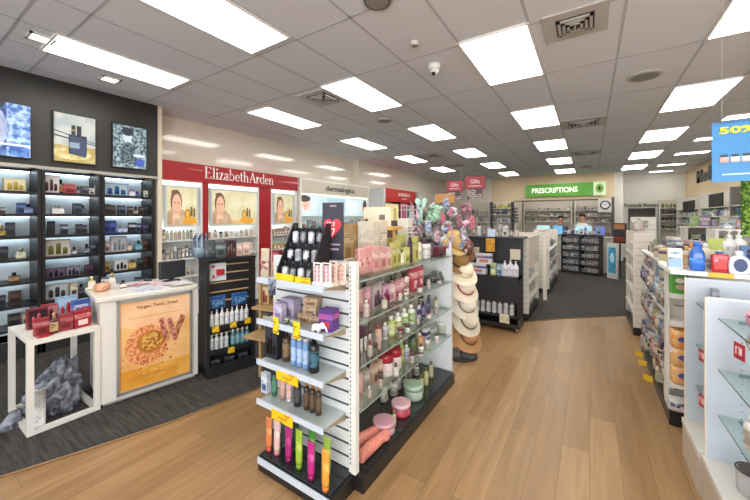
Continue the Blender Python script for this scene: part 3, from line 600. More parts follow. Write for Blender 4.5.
grow('on the second shelf under the third advert', 'gold packs in the third cosmetics bay', 4.26, 4.76, 6, EZ[1], -5.22, ['d0ac60', 'd8bc7c', 'c49a58'], ['carton'], (.06, .08), (.08, .12))
grow('on the third shelf under the third advert', 'gold packs in the third cosmetics bay', 4.26, 4.76, 5, EZ[2], -5.22, ['d0ac60', 'd8bc7c', 'c49a58'], ['carton'], (.06, .08), (.08, .12))

t = thing('cosmetics_display', 'grey and white skin care wall unit past the red one', 'display unit', (-5.1, 4.92, 0), PI/2)
W_ = 2.6
part('header_panel', MB().box(.04, W_-.04, -.02, .3, 2.02, 2.29), M('cfc6b8', .4), t)
lettering('dermalogica', 1.1, .165, M('5a5654', .4), t, (1.35, -.025, 2.145), depth=.008, bold=.012)
part('outer_frame', MB().box(0, .04, -.03, .3, 0, 2.33).box(W_-.04, W_, -.03, .3, 0, 2.33).box(.04, W_-.04, -.03, .3, 2.29, 2.33), M('eeeae2', .35), t)
part('back_panel', MB().box(.04, W_-.04, .28, .3, 0, 2.02), GLOWSH, t); part('plinth', MB().box(.04, W_-.04, .0, .28, 0, .4), WHT, t)
part('light_bar', MB().box(.06, W_-.06, .02, .06, 1.985, 2.01), LITW, t)
b, ms = picture(W_-.1, .45, [(R_(0, 1, 0, 1), ('b4ccd8', 'cfe0e4', .08)), (R_(.34, .62, .3, .95), 'a4c0cc'), (R_(.62, .8, .1, .9), 'd8e6e8'), (E_(.07, .55, .05, .28), 'dcb8a8'), (E_(.055, .84, .07, .16), '4a3c38'), (E_(.06, .5, .012, .04), 'b87c74'), (E_(.93, .5, .035, .3), 'd8b0a4'), (E_(.955, .62, .035, .34), '4a3634')], .5)
part('lit_picture', b, ms, t, (W_/2, .03, 1.52))
DZ = [1.24, .98, .72, .5]
for z in DZ: part('shelf', MB().box(.04, W_-.04, .05, .28, z-.02, z), WHT, t)
grow('on the top shelf of the grey unit', 'skin care in the grey unit', 5.1, 7.4, 16, DZ[0], -5.2, ['6a9a9c', 'c88a94', '8ab4a0', 'e0e0dc', '9a90b0'], ['carton', 'bottle'], (.06, .09), (.12, .2))
grow('on the second shelf of the grey unit', 'skin care in the grey unit', 5.1, 7.4, 16, DZ[1], -5.2, ['e0e0dc', '303238', '9aa4a8', 'cfcac4'], ['bottle', 'carton', 'lotion_tube'], (.06, .09), (.1, .17))

t = thing('cosmetics_display', 'make-up wall unit with red header and dark counter screens', 'display unit', (-4.66, 7.62, 0), PI/2)
part('side_wall', MB().box(-.09, 0, -.03, .55, 0, 2.28), M('c9cbcb', .4), t)
part('header_panel', MB().box(0, 1.95, -.02, .3, 1.93, 2.29), M('b0121c', .35), t); lettering('SHISEIDO', .75, .09, M('f0d8d4', .4), t, (1.1, -.025, 2.15), depth=.008, bold=.015)
part('small_print', MB().box(.95, 1.25, -.026, -.02, 2.02, 2.045), M('f0d8d4', .4), t)
part('back_panel', MB().box(0, 1.95, .28, .3, 0, 1.93), M('d6cbb8', .5), t); part('side_panel', MB().box(0, .05, 0, .28, 0, 1.93), M('2c2826', .3), t); part('side_panel', MB().box(1.9, 1.95, 0, .28, 0, 1.93), M('2c2826', .3), t)
part('divider', MB().box(.85, .92, 0, .28, 0, 1.93), M('3a2c2a', .3), t)
b, ms = picture(.74, .55, [(R_(0, 1, 0, 1), ('cfc088', 'dcd0a4', .2)), (E_(.4, .5, .2, .35), 'e0d4a4'), (R_(.6, .8, .1, .8), 'b8a468')], .4); part('lit_picture', b, ms, t, (.45, .02, 1.32))
b, ms = picture(.9, .6, [(R_(0, 1, 0, 1), 'd8a0a8'), (R_(.08, .4, .08, .92), ('c8405c', '30606c', .8)), (R_(.45, .62, .08, .92), ('2c4c54', '3a6a6c', .8)), (R_(.68, .92, .08, .92), ('7cc0b4', 'c87c8c', .8))], .35); part('lit_picture', b, ms, t, (1.4, .02, 1.27))
for z in (1.2, .95, .7): part('shelf', MB().box(.05, 1.9, .04, .28, z-.02, z), M('4a4444', .3), t)
grow('on the top shelf of the red-headed make-up unit', 'make-up in the red-headed unit', 7.75, 9.4, 12, 1.2, -4.77, ['c04458', '8a6ab0', '303038', 'd8a4b0', 'b83848'], ['bottle', 'carton', 'lotion_tube'], (.06, .09), (.08, .14))
# plain white shelving on the rest of the side wall, and shop displays hanging above it
shelving('wall_shelving', 'white wall shelving between the red-headed make-up unit and back wall', 'shelving', (-5.0, 9.75, 0), PI/2, 4.1, .22, 2.0, [1.7, 1.4, 1.1, .8], side=WHT, back=M('dcd8cf', .5), shelf=WHT, lip=M('8a8a86', .4))
for k, z in enumerate((1.4, 1.1)): grow('on the %s shelf of the white wall shelving' % ('upper' if k == 0 else 'lower'), 'goods on the white wall shelving', 9.9, 13.7, 14, z, -5.1, ['c88a94', 'd8d0c8', '6a7a90', 'b8a080', '3a3a44'], ['carton', 'bottle', 'pouch'], (.09, .16), (.14, .22))
for k, z in enumerate((.8,)): pass
# ================================================================== POSTER COUNTER
WPAINT = M('d6d3cc', .4); SILV = M('b8bab8', .3, .7)
CR = PI/2-.16
def loc2w(o, r, x, y): return (o[0]+x*math.cos(r)-y*math.sin(r), o[1]+x*math.sin(r)+y*math.cos(r))
CO = (-3.19, .985)
t = thing('service_counter', 'white service counter with a gold framed poster on its front', 'counter', (CO[0], CO[1], 0), CR)
part('body', MB().box(0, .71, .01, .5, .03, .83), WPAINT, t); part('kick_strip', MB().box(.02, .69, .03, .48, 0, .03), M('a8a49c', .5), t)
part('counter_top', MB().bbox(-.03, .72, -.01, .62, .83, .868, .006), M('d4cfc6', .25), t)
part('bottom_trim', MB().box(.1, .66, -.006, .01, .035, .06), M('c8c6c0', .4), t)
fr = MB()
for q in ((.1, .655, .8, .82), (.1, .655, .062, .082), (.1, .12, .062, .82), (.635, .655, .062, .82)): fr.box(q[0], q[1], -.014, .01, q[2], q[3])
pf = part('poster_frame', fr, SILV, t)
lay = [(R_(0, 1, 0, 1), ('cf9a5c', 'd8ac70', .12)), (E_(.5, 1.0, .75, .35), ('d4a478', 'dcb48c', .12)), (R_(0, 1, 0, .22), ('c98a30', 'd4a04c', .15)), (R_(.12, .86, .805, .81), 'a87850'), (E_(.36, .47, .3, .23), ('c06a3c', 'd8a06c', 1.6)), (E_(.42, .5, .2, .13), 'a86c2c'), (E_(.42, .51, .16, .1), ('8a5424', 'd0a050', 1.2))]
for a, z0 in ((.6, .52), (.72, .5)):
    lay += [([(a-.08, z0+.22), (a-.01, z0+.24), (a+.09, z0-.04), (a+.02, z0-.06)], ('7d3c34', 'c08070', 1.5))]
lay += [([(.86, .76), (.94, .72), (.8, .48), (.73, .52)], ('6c3a2c', 'b87c5c', 1.5))]
rr = random.Random(3)
for k in range(70):
    a = rr.uniform(0, 2*PI); q = rr.uniform(.16, .42); x = .4+q*math.cos(a)*.95; z = .46+q*math.sin(a)*.8
    if .03 < x < .97 and .1 < z < .78: lay.append((E_(x, z, rr.uniform(.008, .02), rr.uniform(.006, .013), 6), rr.choice(['a8502c', 'd88a5c', '8c3c28', 'e0b47c'])))
lay += [(R_(.1, .8, .135, .14), 'a87030'), (R_(.15, .6, .15, .156), 'a87030')]
b, ms = picture(.515, .72, lay, .12); part('poster', b, ms, t, (.3775, -.002, .081))  # printed poster, brightened by a faint glow in its colours
lettering('Target. Twist. Treat.', .31, .032, M('6a4430', .5), t, (.385, -.008, .745), depth=.002)
def oncounter(x, y): p = loc2w(CO, CR, x, y); return (p[0], p[1], .8685)
# on the counter
t = thing('dish', 'orange glass dish standing on the poster counter corner', 'dish', oncounter(.05, .3))
part('bowl', MB().loft([(0, .05, .05, 1), (.012, .1, .1, 1), (.05, .14, .14, 1), (.075, .12, .12, 1), (.09, .05, .05, 1)], 0, 20), M('b87454', .2, kind='blotch', hex2='d8a080', coat=.4), t); t.scale = (.85, .85, .8)
for k, (x, y, h, c, cc, lb) in enumerate(((-.0, .42, .12, 'd8c87c', 'e8e0b0', 'yellow tester bottle behind the orange dish'), (.09, .42, .15, '3a3a48', '1c1c22', 'tall dark tester bottle behind the orange dish'), (.13, .36, .14, 'e0d4c4', 'c8a874', 'cream tester bottle with tan cap by the orange dish'), (.2, .33, .07, '5c2430', '301018', 'small dark red tester bottle near the orange dish'))):
    good('perfume_bottle', .05, h, (c, 'e8e4dc', cc), oncounter(x, y), CR, lb, 'testers on the poster counter')
for k, (x, y, a, w_, l, c, lb) in enumerate(((.36, .16, .2, .21, .3, 'a8b4cc', 'blue grey leaflet lying on the poster counter'), (.52, .3, -.1, .22, .28, 'c8a4ac', 'pink magazine lying on the poster counter'), (.34, .42, .5, .2, .14, 'b04450', 'red leaflet at the back of the poster counter'), (.6, .14, .1, .16, .21, 'd8d4d4', 'white sheet at the front of the poster counter'))):
    solo('leaflet', MB().box(-w_/2, w_/2, -l/2, l/2, 0, .003), M(c, .4, kind='blotch', hex2='dcd8d8', scale=.6), lb, 'leaflet', oncounter(x, y)[:2]+(.8687+.0032*k,), CR+a, 'leaflets on the poster counter')
p = oncounter(.6, .36)
t = thing('till_monitor', 'small black till monitor seen from behind, on the poster counter', 'monitor', p, CR+.2)
part('screen', MB().bbox(-.12, .12, -.02, .02, .03, .2, .006), M('2a2c31', .4), t); part('stand', MB().loft([(0, .16, .1, .6), (.01, .16, .1, .6), (.02, .05, .04, .8), (.07, .04, .04, .8)], 0, 16, (0, .015)), M('222428', .4), t)
solo('computer_mouse', MB().loft([(0, .06, .1, .9), (.02, .06, .1, .9), (.034, .03, .06, .9)], 0, 16), M('202226', .35), 'black computer mouse beside the till monitor', 'mouse', oncounter(.43, .5), CR)

# ================================================================== WHITE CUBE STAND
SO = (-3.19, .585)
t = thing('cube_stand', 'open white cube frame stand holding red gift boxes', 'stand', (SO[0], SO[1], 0), PI/2)
Wd, Dp, Hh, f_ = .4, .56, .655, .035
m = MB().box(0, Wd, 0, f_, 0, f_).box(0, Wd, 0, f_, Hh-f_, Hh).box(0, f_, 0, f_, f_, Hh-f_).box(Wd-f_, Wd, 0, f_, f_, Hh-f_); part('front_frame', m, WPAINT, t)
m = MB().box(0, Wd, Dp-f_, Dp, 0, f_).box(0, f_, Dp-f_, Dp, f_, Hh-f_).box(Wd-f_, Wd, Dp-f_, Dp, f_, Hh-f_).box(0, Wd, Dp-f_, Dp, Hh-f_, Hh); part('rear_frame', m, WPAINT, t)
part('top_board', MB().box(0, Wd, f_, Dp-f_, Hh-.02, Hh), WPAINT, t)
part('bottom_rail', MB().box(0, f_, f_, Dp-f_, 0, f_), WPAINT, t); part('bottom_rail', MB().box(Wd-f_, Wd, f_, Dp-f_, 0, f_), WPAINT, t)
def onstand(x, y): p = loc2w(SO, PI/2, x, y); return (p[0], p[1], .656)
rd = ('b01c28', 'd04850', '5c0c14')
for (x, y, w_, h, kind, cols_, ds, d_, a) in (
    (.07, .1, .075, .12, 'carton', ('a82430', 'c87078', '701820'), 'dark red gift box at the open end of the cube stand', .04, .1),
    (.13, .07, .045, .15, 'perfume_bottle', ('5a1420', 'c8a06c', 'd0b080'), 'red bottle with gold cap on the cube stand', None, 0),
    (.2, .1, .08, .12, 'carton', ('a02632', 'b8505a', '701820'), 'plain red gift box beside the gold-capped bottle', .05, -.1),
    (.29, .1, .1, .13, 'carton', ('b41826', 'd8606a', 'f0d0d0'), 'bright red gift box with pale print on the cube stand', .06, .15),
    (.352, .2, .05, .12, 'carton', ('c02834', 'e07078', 'ffffff'), 'red gift box beside the counter end of the cube stand', .05, -.05),
    (.08, .34, .11, .15, 'gift_set', ('8a1c28', '2c2028', 'c03040'), 'dark gift set at the back of the cube stand', .05, .1),
    (.17, .42, .1, .15, 'gift_set', ('b02c38', 'c87880', '701820'), 'pink and red gift set at the back of the cube stand', .05, 0),
    (.27, .42, .13, .19, 'gift_set', ('7fa8d0', '9cc0e0', 'c02838'), 'tall pale blue gift set with red top on the cube stand', .05, 0),
    (.325, .29, .11, .17, 'carton', ('2f56b0', '5c80d0', 'ffffff'), 'blue gift box at the back of the cube stand', .05, .05)):
    p = onstand(x+(.035 if y > .25 else .02), y); good(kind, w_, h, cols_, p, PI/2+a, ds, 'gift boxes on the cube stand', d_)
p = onstand(.1, .04); solo('card', MB().loft([(0, .1, .05, 1), (.004, .1, .05, 1)], 0, 16), M('a01c2c', .4), 'dark red oval card lying on the cube stand edge', 'card', p, PI/2+.2)
# crumpled plastic bag and a paper roll under it
def blob(cx, cy, cz, rx, ry, rz_, amp, fr, mat, name, label, cat, seed=0, sub=4, group=None, flat=True):
    import bmesh
    bm = bmesh.new(); bmesh.ops.create_icosphere(bm, subdivisions=sub, radius=1)
    for v in bm.verts:
        n_ = noise.noise(v.co*fr+Vector((seed, seed*.7, 0))); n2 = noise.noise(v.co*fr*2.7+Vector((seed, 3, 1)))
        k = 1+amp*n_+amp*.6*abs(n2)*2
        v.co = Vector((v.co.x*rx*k, v.co.y*ry*k, max(-rz_*.98, v.co.z*rz_*k) if flat else v.co.z*rz_*k))
    me = bpy.data.meshes.new('b'); bm.to_mesh(me); bm.free(); me.materials.append(mat)
    zmin = min(v.co.z for v in me.vertices)
    o = put(name, me, None, (cx, cy, cz-zmin)); return tag(o, label, cat, group)
def bagmat():
    m = bpy.data.materials.new('plastic_film'); m.use_nodes = True; N = m.node_tree.nodes; L = m.node_tree.links; b = N['Principled BSDF']
    tc = N.new('ShaderNodeTexCoord'); nz = N.new('ShaderNodeTexNoise'); nz.inputs['Scale'].default_value = 9; nz.inputs['Detail'].default_value = 7; nz.inputs['Distortion'].default_value = 1.5; L.new(tc.outputs['Object'], nz.inputs['Vector'])
    cr = N.new('ShaderNodeValToRGB'); cr.color_ramp.elements[0].position = .42; cr.color_ramp.elements[0].color = lin('4c505a'); cr.color_ramp.elements[1].position = .62; cr.color_ramp.elements[1].color = lin('a2a8b4')
    L.new(nz.outputs[0], cr.inputs[0]); L.new(cr.outputs[0], b.inputs['Base Color']); b.inputs['Roughness'].default_value = .22
    bp = N.new('ShaderNodeBump'); bp.inputs['Strength'].default_value = .9; bp.inputs['Distance'].default_value = .03; L.new(nz.outputs[0], bp.inputs['Height']); L.new(bp.outputs[0], b.inputs['Normal'])
    b.inputs['Alpha'].default_value = .74; return m
BAG = bagmat()
import bmesh
def bag_mesh():
    bm = bmesh.new(); bmesh.ops.create_icosphere(bm, subdivisions=5, radius=1)
    for v in bm.verts:
        c = v.co.copy(); rid = abs(noise.noise(c*1.9+Vector((5, 1, 2))))+.5*abs(noise.noise(c*4.3))+.12*abs(noise.noise(c*9))
        k = .82+.38*rid
        # local x along the stand's front, y into it ; high towards the counter end, trailing low at the other
        x = c.x*.165*k; y = c.y*.19*k; top = .16+.19*max(0, min(1, (x+.08)/.22)); z = max(.012, .13+c.z*top*k)
        v.co = (x, y, z)
    me = bpy.data.meshes.new('bag'); bm.to_mesh(me); bm.free()
    zm = min(v.co.z for v in me.vertices)
    for v in me.vertices: v.co.z -= zm-.001
    me.materials.append(BAG)
    for p_ in me.polygons: p_.use_smooth = True
    return me
p = loc2w(SO, PI/2, .2, .31)
t = thing('plastic_bag', 'crumpled grey see-through plastic bag on the carpet inside the cube stand', 'bag', (p[0], p[1], .006), PI/2)
put('bag_body', bag_mesh(), t); 
m = MB(); m.loft([(0, .16, .1, .7, -.24, -.05), (.03, .12, .08, .7, -.23, -.04), (.09, .05, .03, .8, -.2, -.0)], 0, 14); part('bag_tail', m, BAG, t)
p = loc2w(SO, PI/2, .075, .09)
t = thing('paper_roll', 'white paper roll leaning in the corner of the cube stand', 'roll', (p[0], p[1], .012), PI/2)
m = MB().tube([(0, 0, 0), (.012, .03, .25)], .034, 20); part('sheet', m, M('dcdcdc', .6, kind='print', hex2='b8bcc0', scale=1.2), t); part('core', MB().tube([(.0122, .0305, .2495), (.0123, .031, .2535)], .012, 12), M('6a645c', .7), t)

# ================================================================== BLACK PRODUCT STAND
BO = (-2.965, 1.70); BR = PI/2-.26; BKM = M('1d1c1f', .4); WOODE = M('b09468', .5)
t = thing('product_stand', 'tall black slatted product stand with white pump bottles', 'stand', (BO[0], BO[1], 0), BR)
BW = .46
part('side_panel', MB().box(0, .03, 0, .26, .0, 1.09), BKM, t); part('side_panel', MB().box(BW-.03, BW, 0, .26, 0, 1.09), BKM, t)
part('back_panel', MB().box(.03, BW-.03, .1, .13, .08, 1.09), BKM, t); part('top_panel', MB().box(-.005, BW+.005, -.005, .28, 1.09, 1.11), BKM, t)
m = MB()
for z in (.18, .36, .55, .68, .77, .86, .95, 1.03): m.box(.035, BW-.035, .088, .1, z, z+.011)
part('slat_grooves', m, WOODE, t)
for z in (.09, .235, .455): part('shelf', MB().box(.03, BW-.03, -.0, .1, z-.015, z).box(.03, BW-.03, -.006, 0, z-.02, z+.02), BKM, t)
part('plinth', MB().box(0, BW, -.03, .26, 0, .075), BKM, t)
def onbk(x, y, z): p = loc2w(BO, BR, x, y); return (p[0], p[1], z)
row('on the upper shelf of the slatted black stand', 'white pump bottles on the slatted black stand', [dict(kind='pump_bottle', w=.042, h=.15+.01*(i % 3), cols=('e2e4e4', 'c4ccd4', 'f2f2f2'), loc=onbk(.06+.047*i, .05, .456), rz=BR, desc='white pump bottle') for i in range(8)], 'the till end')
row('on the lower shelf of the slatted black stand', 'white bottles on the slatted black stand', [dict(kind='bottle', w=.04, h=.15, cols=('d8dad8', 'b8c4c8', 'e8e8e8'), loc=onbk(.06+.045*i, .05, .236), rz=BR, desc='white bottle') for i in range(4)], 'the till end')
row('on the lower shelf of the slatted black stand', 'teal packs on the slatted black stand', [dict(kind='bottle', w=.044, h=.16, cols=('3c7f8c', '7cb4bc', 'd8e0e0'), loc=onbk(.255+.047*i, .05, .236), rz=BR, desc='teal bottle') for i in range(4)], 'the till end')
for x, lb in ((.12, 'blue packet hanging above the pump bottles at the till end of the stand'), (.33, 'blue packet hanging above the pump bottles at the aisle end of the stand')):
    p = onbk(x, .085, .62); good('flat_pack', .15, .12, ('2f6fb4', '5c98d4', '1c4c8c'), p, BR, lb, 'blue packets on the slatted black stand')
row('on the base of the slatted black stand', 'dark packs on the stand base', [dict(kind='carton', w=.08, h=.06, cols=('2c2f38', '4c5460', '181a20'), loc=onbk(.09+.13*i, .05, .091), rz=BR, desc='dark carton') for i in range(3)], 'the till end')
for x, z, lb in ((.08, .42, 'yellow price tag on the upper shelf, till end of the stand'), (.24, .43, 'yellow price tag on the upper shelf, middle of the stand'), (.38, .44, 'yellow price tag on the upper shelf, aisle end of the stand'), (.22, .19, 'yellow price tag on the lower shelf of the slatted black stand')):
    p = onbk(x, -.0085, z); solo('price_tag', MB().box(-.03, .03, -.003, 0, 0, .055), M('e0b820', .5, kind='print', hex2='6a5410', scale=.8), lb, 'price tag', p, BR, 'price tags on the slatted black stand')
p = onbk(.115, .083, .885)
t = thing('promotion_card', 'white promotion card with a red square hung on the slatted black stand', 'card', p, BR)
part('board', MB().box(-.085, .085, -.006, 0, 0, .17), M('c8ccd0', .5), t); part('print', MB().box(-.005, .07, -.008, -.006, .05, .11).box(-.04, -.02, -.008, -.006, .03, .06).box(-.05, -.02, -.008, -.006, .13, .15), M('b01826', .5), t); part('swoosh', MB().prism([(-.04, .02), (.08, .05), (.08, .06), (-.02, .035)], -.008, -.006), M('8a8c90', .5), t)
for k, (x, kind, w_, h, c, lb) in enumerate(((.06, 'pouch', .1, .17, ('3c464e', '5a646a', '2a3036'), 'dark grey gift bag on top of the slatted black stand'), (.15, 'carton', .09, .15, ('4c5a5c', '8a9a98', '2c3638'), 'grey green carton on top of the slatted black stand'), (.245, 'gift_set', .1, .16, ('4a3438', '3a2a2e', '7a5a54'), 'dark brown gift box on top of the slatted black stand'),
                     (.33, 'carton', .06, .12, ('d8b8a8', 'e8d0c4', 'a88478'), 'pale pink carton on top of the slatted black stand'), (.40, 'carton', .07, .13, ('e0b8a4', 'ecd0c0', 'b08878'), 'peach carton at the aisle end of the slatted stand top'))):
    good(kind, w_, h, c, onbk(x, .1, 1.111), BR, lb, 'gift packs on top of the slatted stand')
# brush pot and dark box behind the stand at the till
p = onbk(.0, .2, 1.111)
t = thing('brush_holder', 'clear holder of blue and black make-up brushes on the slatted black stand', 'holder', p, BR)
part('cup', MB().loft([(0, .11, .09, .4), (.09, .13, .1, .4)], 0, 14), M('6d8290', .15), t)
for k in range(9):
    x = -.045+.011*k; part('brush', MB().tube([(x, .0, .05), (x*1.25, .005*(k % 3), .15+.02*(k % 3)), (x*1.3, .006*(k % 3), .19+.02*(k % 3))], [.003, .004, .009], 6), M(['2a5a9c', '1e1e22', '7cb0d4'][k % 3], .4), t)

# ================================================================== MAIN GONDOLA
GW = M('d0d4d4', .4); SLAT = M('4c5458', .45, .4); LIP = M('bcc6d2', .3); DECK = M('1b1c1d', .35); PEG = M('e2d9c8', .6)
GX1, GX0, GY0, GY1, GH = -1.07, -1.75, 1.46, 2.92, 1.25
t = thing('gondola_shelving', 'white double-sided gondola with slatted end and glass shelves on black base', 'shelving', (0, 0, 0))
part('slatted_end_panel', MB().box(GX0, GX1-.003, GY0, GY0+.02, .1, GH), GW, t)
m = MB()
for k in range(15): z = .16+k*.072; m.box(GX0+.03, GX1-.055, GY0-.0015, GY0, z, z+.011)
part('slat_grooves', m, SLAT, t)
part('end_post', MB().box(GX1-.045, GX1, GY0-.012, GY0+.021, .09, GH+.004), M('dadad4', .35), t)
m = MB()
for k in range(44): z = .14+k*.025; m.box(GX1-.038, GX1-.03, GY0-.0135, GY0-.012, z, z+.012)
part('bracket_slots', m, M('7c8894', .5), t)
part('far_end_panel', MB().box(GX0, GX1, GY1, GY1+.04, .0, 1.205), M('d4d8da', .4), t)
part('back_panel', MB().box(-1.42, -1.39, GY0+.045, GY1, .1, 1.21), PEG, t)
part('base', MB().box(GX0-.03, GX1+.045, GY0-.001, GY1-.03, 0, .085).box(-1.648, -1.085, 1.262, GY0-.001, 0, .084), DECK, t)
part('deck', MB().box(GX0-.02, GX1+.03, GY0+.05, GY1-.03, .085, .095).box(-1.64, -1.1, 1.27, GY0, .085, .095), M('24282a', .12), t)
part('base_strip', MB().box(-1.648, -1.085, 1.255, 1.262, .045, .082), LIP, t)
AZ = [1.147, .915, .67, .425]
for z in AZ:
    part('glass_shelf', MB().box(-1.389, GX1+.005, GY0+.021, GY1-.002, z-.01, z, 0).add([(GX1+.006, GY0+.021, z-.01), (GX1+.006, GY1-.002, z-.01), (GX1+.006, GY1-.002, z), (GX1+.006, GY0+.021, z)], [(0, 1, 2, 3)], 1), [GLS, GEDGE], t)
    for y in (GY0+.05, (GY0+GY1)/2, GY1-.02): part('bracket', MB().prismz([(-1.389, y), (-1.1, y), (-1.1, y+.01), (-1.389, y+.01)], z-.03, z-.011), M('b4aC98', .4, .5), t)
for z in AZ: part('rear_shelf', MB().box(-1.73, -1.421, GY0+.021, GY1-.002, z-.01, z), GLS, t)
EZS = [1.132, .886, .645, .408]
for z in EZS:
    part('end_shelf', MB().box(-1.66, -1.145, 1.27, GY0-.002, z-.007, z, 0), M('aab2b2', .15), t)
    part('shelf_lip', MB().box(-1.665, -1.14, 1.262, 1.27, z-.02, z+.012), LIP, t)
    for x in (-1.655, -1.15): 
        part('bracket', MB().add([(x, 1.275, z-.008), (x, GY0, z-.008), (x, GY0, z-.045), (x+.004, 1.275, z-.008), (x+.004, GY0, z-.008), (x+.004, GY0, z-.045)], [(0, 1, 2), (3, 5, 4), (0, 3, 4, 1), (1, 4, 5, 2), (2, 5, 3, 0)]), M('a8997c', .35, .5), t)
# ---- goods on the end shelves
EN = ['on the top end shelf', 'on the second end shelf', 'on the third end shelf', 'on the lowest end shelf', 'on the black base at the gondola end']
def endx(u, y=1.36): return atY(u, 300, y)[0]
def E(u, kind, w_, h, cols, z, lb, y=1.36, d=None, a=0, grp='goods on the gondola end shelves', cat=None):
    good(kind, w_, h, cols, (endx(u, y), y, z+.001), a, lb, grp, d, cat)
# tubes on the base
for u, c, c2, cc, h, y, lb in ((269, 'e87a3c', 'f0a860', 'd84a3c', .2, 1.34, 'orange lotion tube at the carpet end of the black base'), (277, 'e8b8b4', 'f0dcd0', 'e08090', .2, 1.345, 'pink and cream lotion tube beside the orange one'),
    (288.5, 'c4187c', 'd8409c', 'a01060', .2, 1.345, 'magenta lotion tube between cream and lime tubes'), (299, '9cc828', 'c8dc50', '7ca818', .215, 1.34, 'lime green lotion tube between two magenta tubes'), (311, 'cc1c88', 'e85cb0', 'b01070', .2, 1.32, 'magenta lotion tube beside the amber one'),
    (325.5, 'f09c20', 'f8c050', 'e87c1c', .21, 1.305, 'amber orange lotion tube at the aisle end of the black base')):
    E(u, 'lotion_tube', .048, h, (c, c2, cc), .095, lb, y-.025, .045)
for u, c, c2, y, lb in ((284, '3c5a58', '4a7a70', 1.42, 'dark green lotion tube behind the magenta one'), (295.5, '2c4a48', '3c6a5c', 1.43, 'dark teal lotion tube behind the lime one'), (312, '4cb83c', '8cd070', 1.42, 'bright green lotion tube behind a magenta tube'), (327, 'a0d040', 'd0e470', 1.40, 'lime green lotion tube behind the amber tube')):
    E(u, 'lotion_tube', .05, .2, (c, c2, c), .095, lb, y-.03, .045)
# lowest shelf
E(266, 'carton', .055, .12, ('b8c8d8', 'd8e0e8', '3c5a8c'), .415, 'white and blue leaflet box on the lowest end shelf', 1.345, .03)
for u, kind, w_, h, c, lb in ((274.5, 'bottle', .034, .16, ('2c6a4c', '4c9070', '184030'), 'green bottle on the lowest end shelf'), (282.5, 'lotion_tube', .045, .16, ('d09c8c', 'e4c0b0', 'b87c6c'), 'rose tube beside the green bottle'), (289, 'lotion_tube', .04, .16, ('dcb4ac', 'c07c7c', 'd8d0cc'), 'pale pink tube on the lowest end shelf'),
    (297.5, 'bottle', .045, .16, ('26262a', '4c4c50', '1a1a1c'), 'black bottle on the lowest end shelf'), (306.5, 'bottle', .034, .165, ('3c2c20', '6a5038', 'b8803c'), 'brown bottle with gold cap next to the black bottle'), (312.5, 'bottle', .034, .165, ('382a20', '6a5038', 'b8803c'), 'brown gold-capped bottle in the middle of its trio'), (318.5, 'bottle', .034, .165, ('3a2a1e', '6a5038', 'b8803c'), 'brown gold-capped bottle at the aisle end of its trio')):
    E(u, kind, w_, h, c, .415, lb, 1.35)
# third shelf
E(275, 'gift_set', .11, .19, ('23252c', '343a46', '141418'), .646, 'black boxed set in the corner of the third end shelf', 1.36, .06)
E(286.5, 'bottle', .05, .18, ('4a3828', '8a6c48', '2a2018'), .646, 'brown bottle beside the black boxed set')
for u, lb in ((294, 'blue spray can beside the brown bottle'), (300, 'blue spray can in the middle of its trio'), (306, 'blue spray can beside the black bottle')): E(u, 'spray_can', .038, .17, ('6c9cd8', 'a8c8ec', 'c8ccd4'), .648, lb, 1.345)
E(314, 'bottle', .06, .2, ('1c2024', '2c6c84', '101214'), .646, 'large black bottle with teal label on the third end shelf', 1.345)
# second shelf
E(280, 'carton', .07, .1, ('c4b4d8', 'dccce8', '8c7cac'), .886, 'lilac box at the front of the second end shelf', 1.34, .04)
E(291, 'carton', .11, .12, ('a89ab8', 'c0b4cc', '7c7090'), .886, 'wide lilac grey box on the second end shelf', 1.41, .06)
m = MB()
for k, (x, z) in enumerate(((-.05, 0), (.03, 0), (-.01, .052))): pass
for k, (dx, z, lb) in enumerate(((-.045, 0, 'kraft soap box under the stack beside the lilac box'), (.045, 0, 'kraft soap box under the stack beside the blue jar'), (0, .0505, 'kraft soap box in the middle of the stack'), (.005, .101, 'kraft soap box topmost of its stack'))):
    good('carton', .085, .05, ('b08c68', 'c0a480', '7c5c40'), (endx(306)+dx, 1.41, .887+z), .1*k, lb, 'kraft soap boxes', .06)
E(316, 'cream_jar', .05, .06, ('6c8ca8', 'a8bccc', '3c5c80'), .886, 'blue jar behind the white elephant ornament', 1.41)
E(329, 'carton', .085, .115, ('5c2c90', 'a04cb0', 'd8384c'), .886, 'purple and red box on the second end shelf', 1.37, .07, .12)
for k, (u, w_, c, lb) in enumerate(((287, .03, '2c3430', 'small dark tin behind the price tags, carpet side'), (292.5, .03, '3c463c', 'small dark tin behind the price tags, middle'), (297.5, .03, '242c2c', 'small dark tin behind the price tags, aisle side'))): E(u, 'cream_jar', w_, .03, (c, '8a9484', 'b8c0b4'), .886, lb, 1.32)
t = thing('elephant_ornament', 'small white elephant ornament at the front of the second end shelf', 'ornament', (endx(316, 1.3), 1.305, .887), .3)
part('body', MB().loft([(.012, .04, .026, .9), (.022, .052, .034, .9), (.035, .05, .032, .9), (.044, .03, .02, .9)], 0, 14), M('e8e8ea', .35), t)
part('head', MB().loft([(.02, .02, .018, 1), (.03, .03, .028, 1), (.045, .028, .026, 1), (.052, .012, .012, 1)], 0, 12, (.032, 0)).tube([(.044, 0, .034), (.055, 0, .02), (.058, 0, .006), (.066, 0, .006)], [.008, .006, .004, .003], 8), M('e8e8ea', .35), t)
for x in (-.017, .013):
    for y in (-.009, .009): part('leg', MB().loft([(0, .014, .012, 1), (.02, .015, .013, 1)], 0, 8, (x, y)), M('e8e8ea', .35), t)
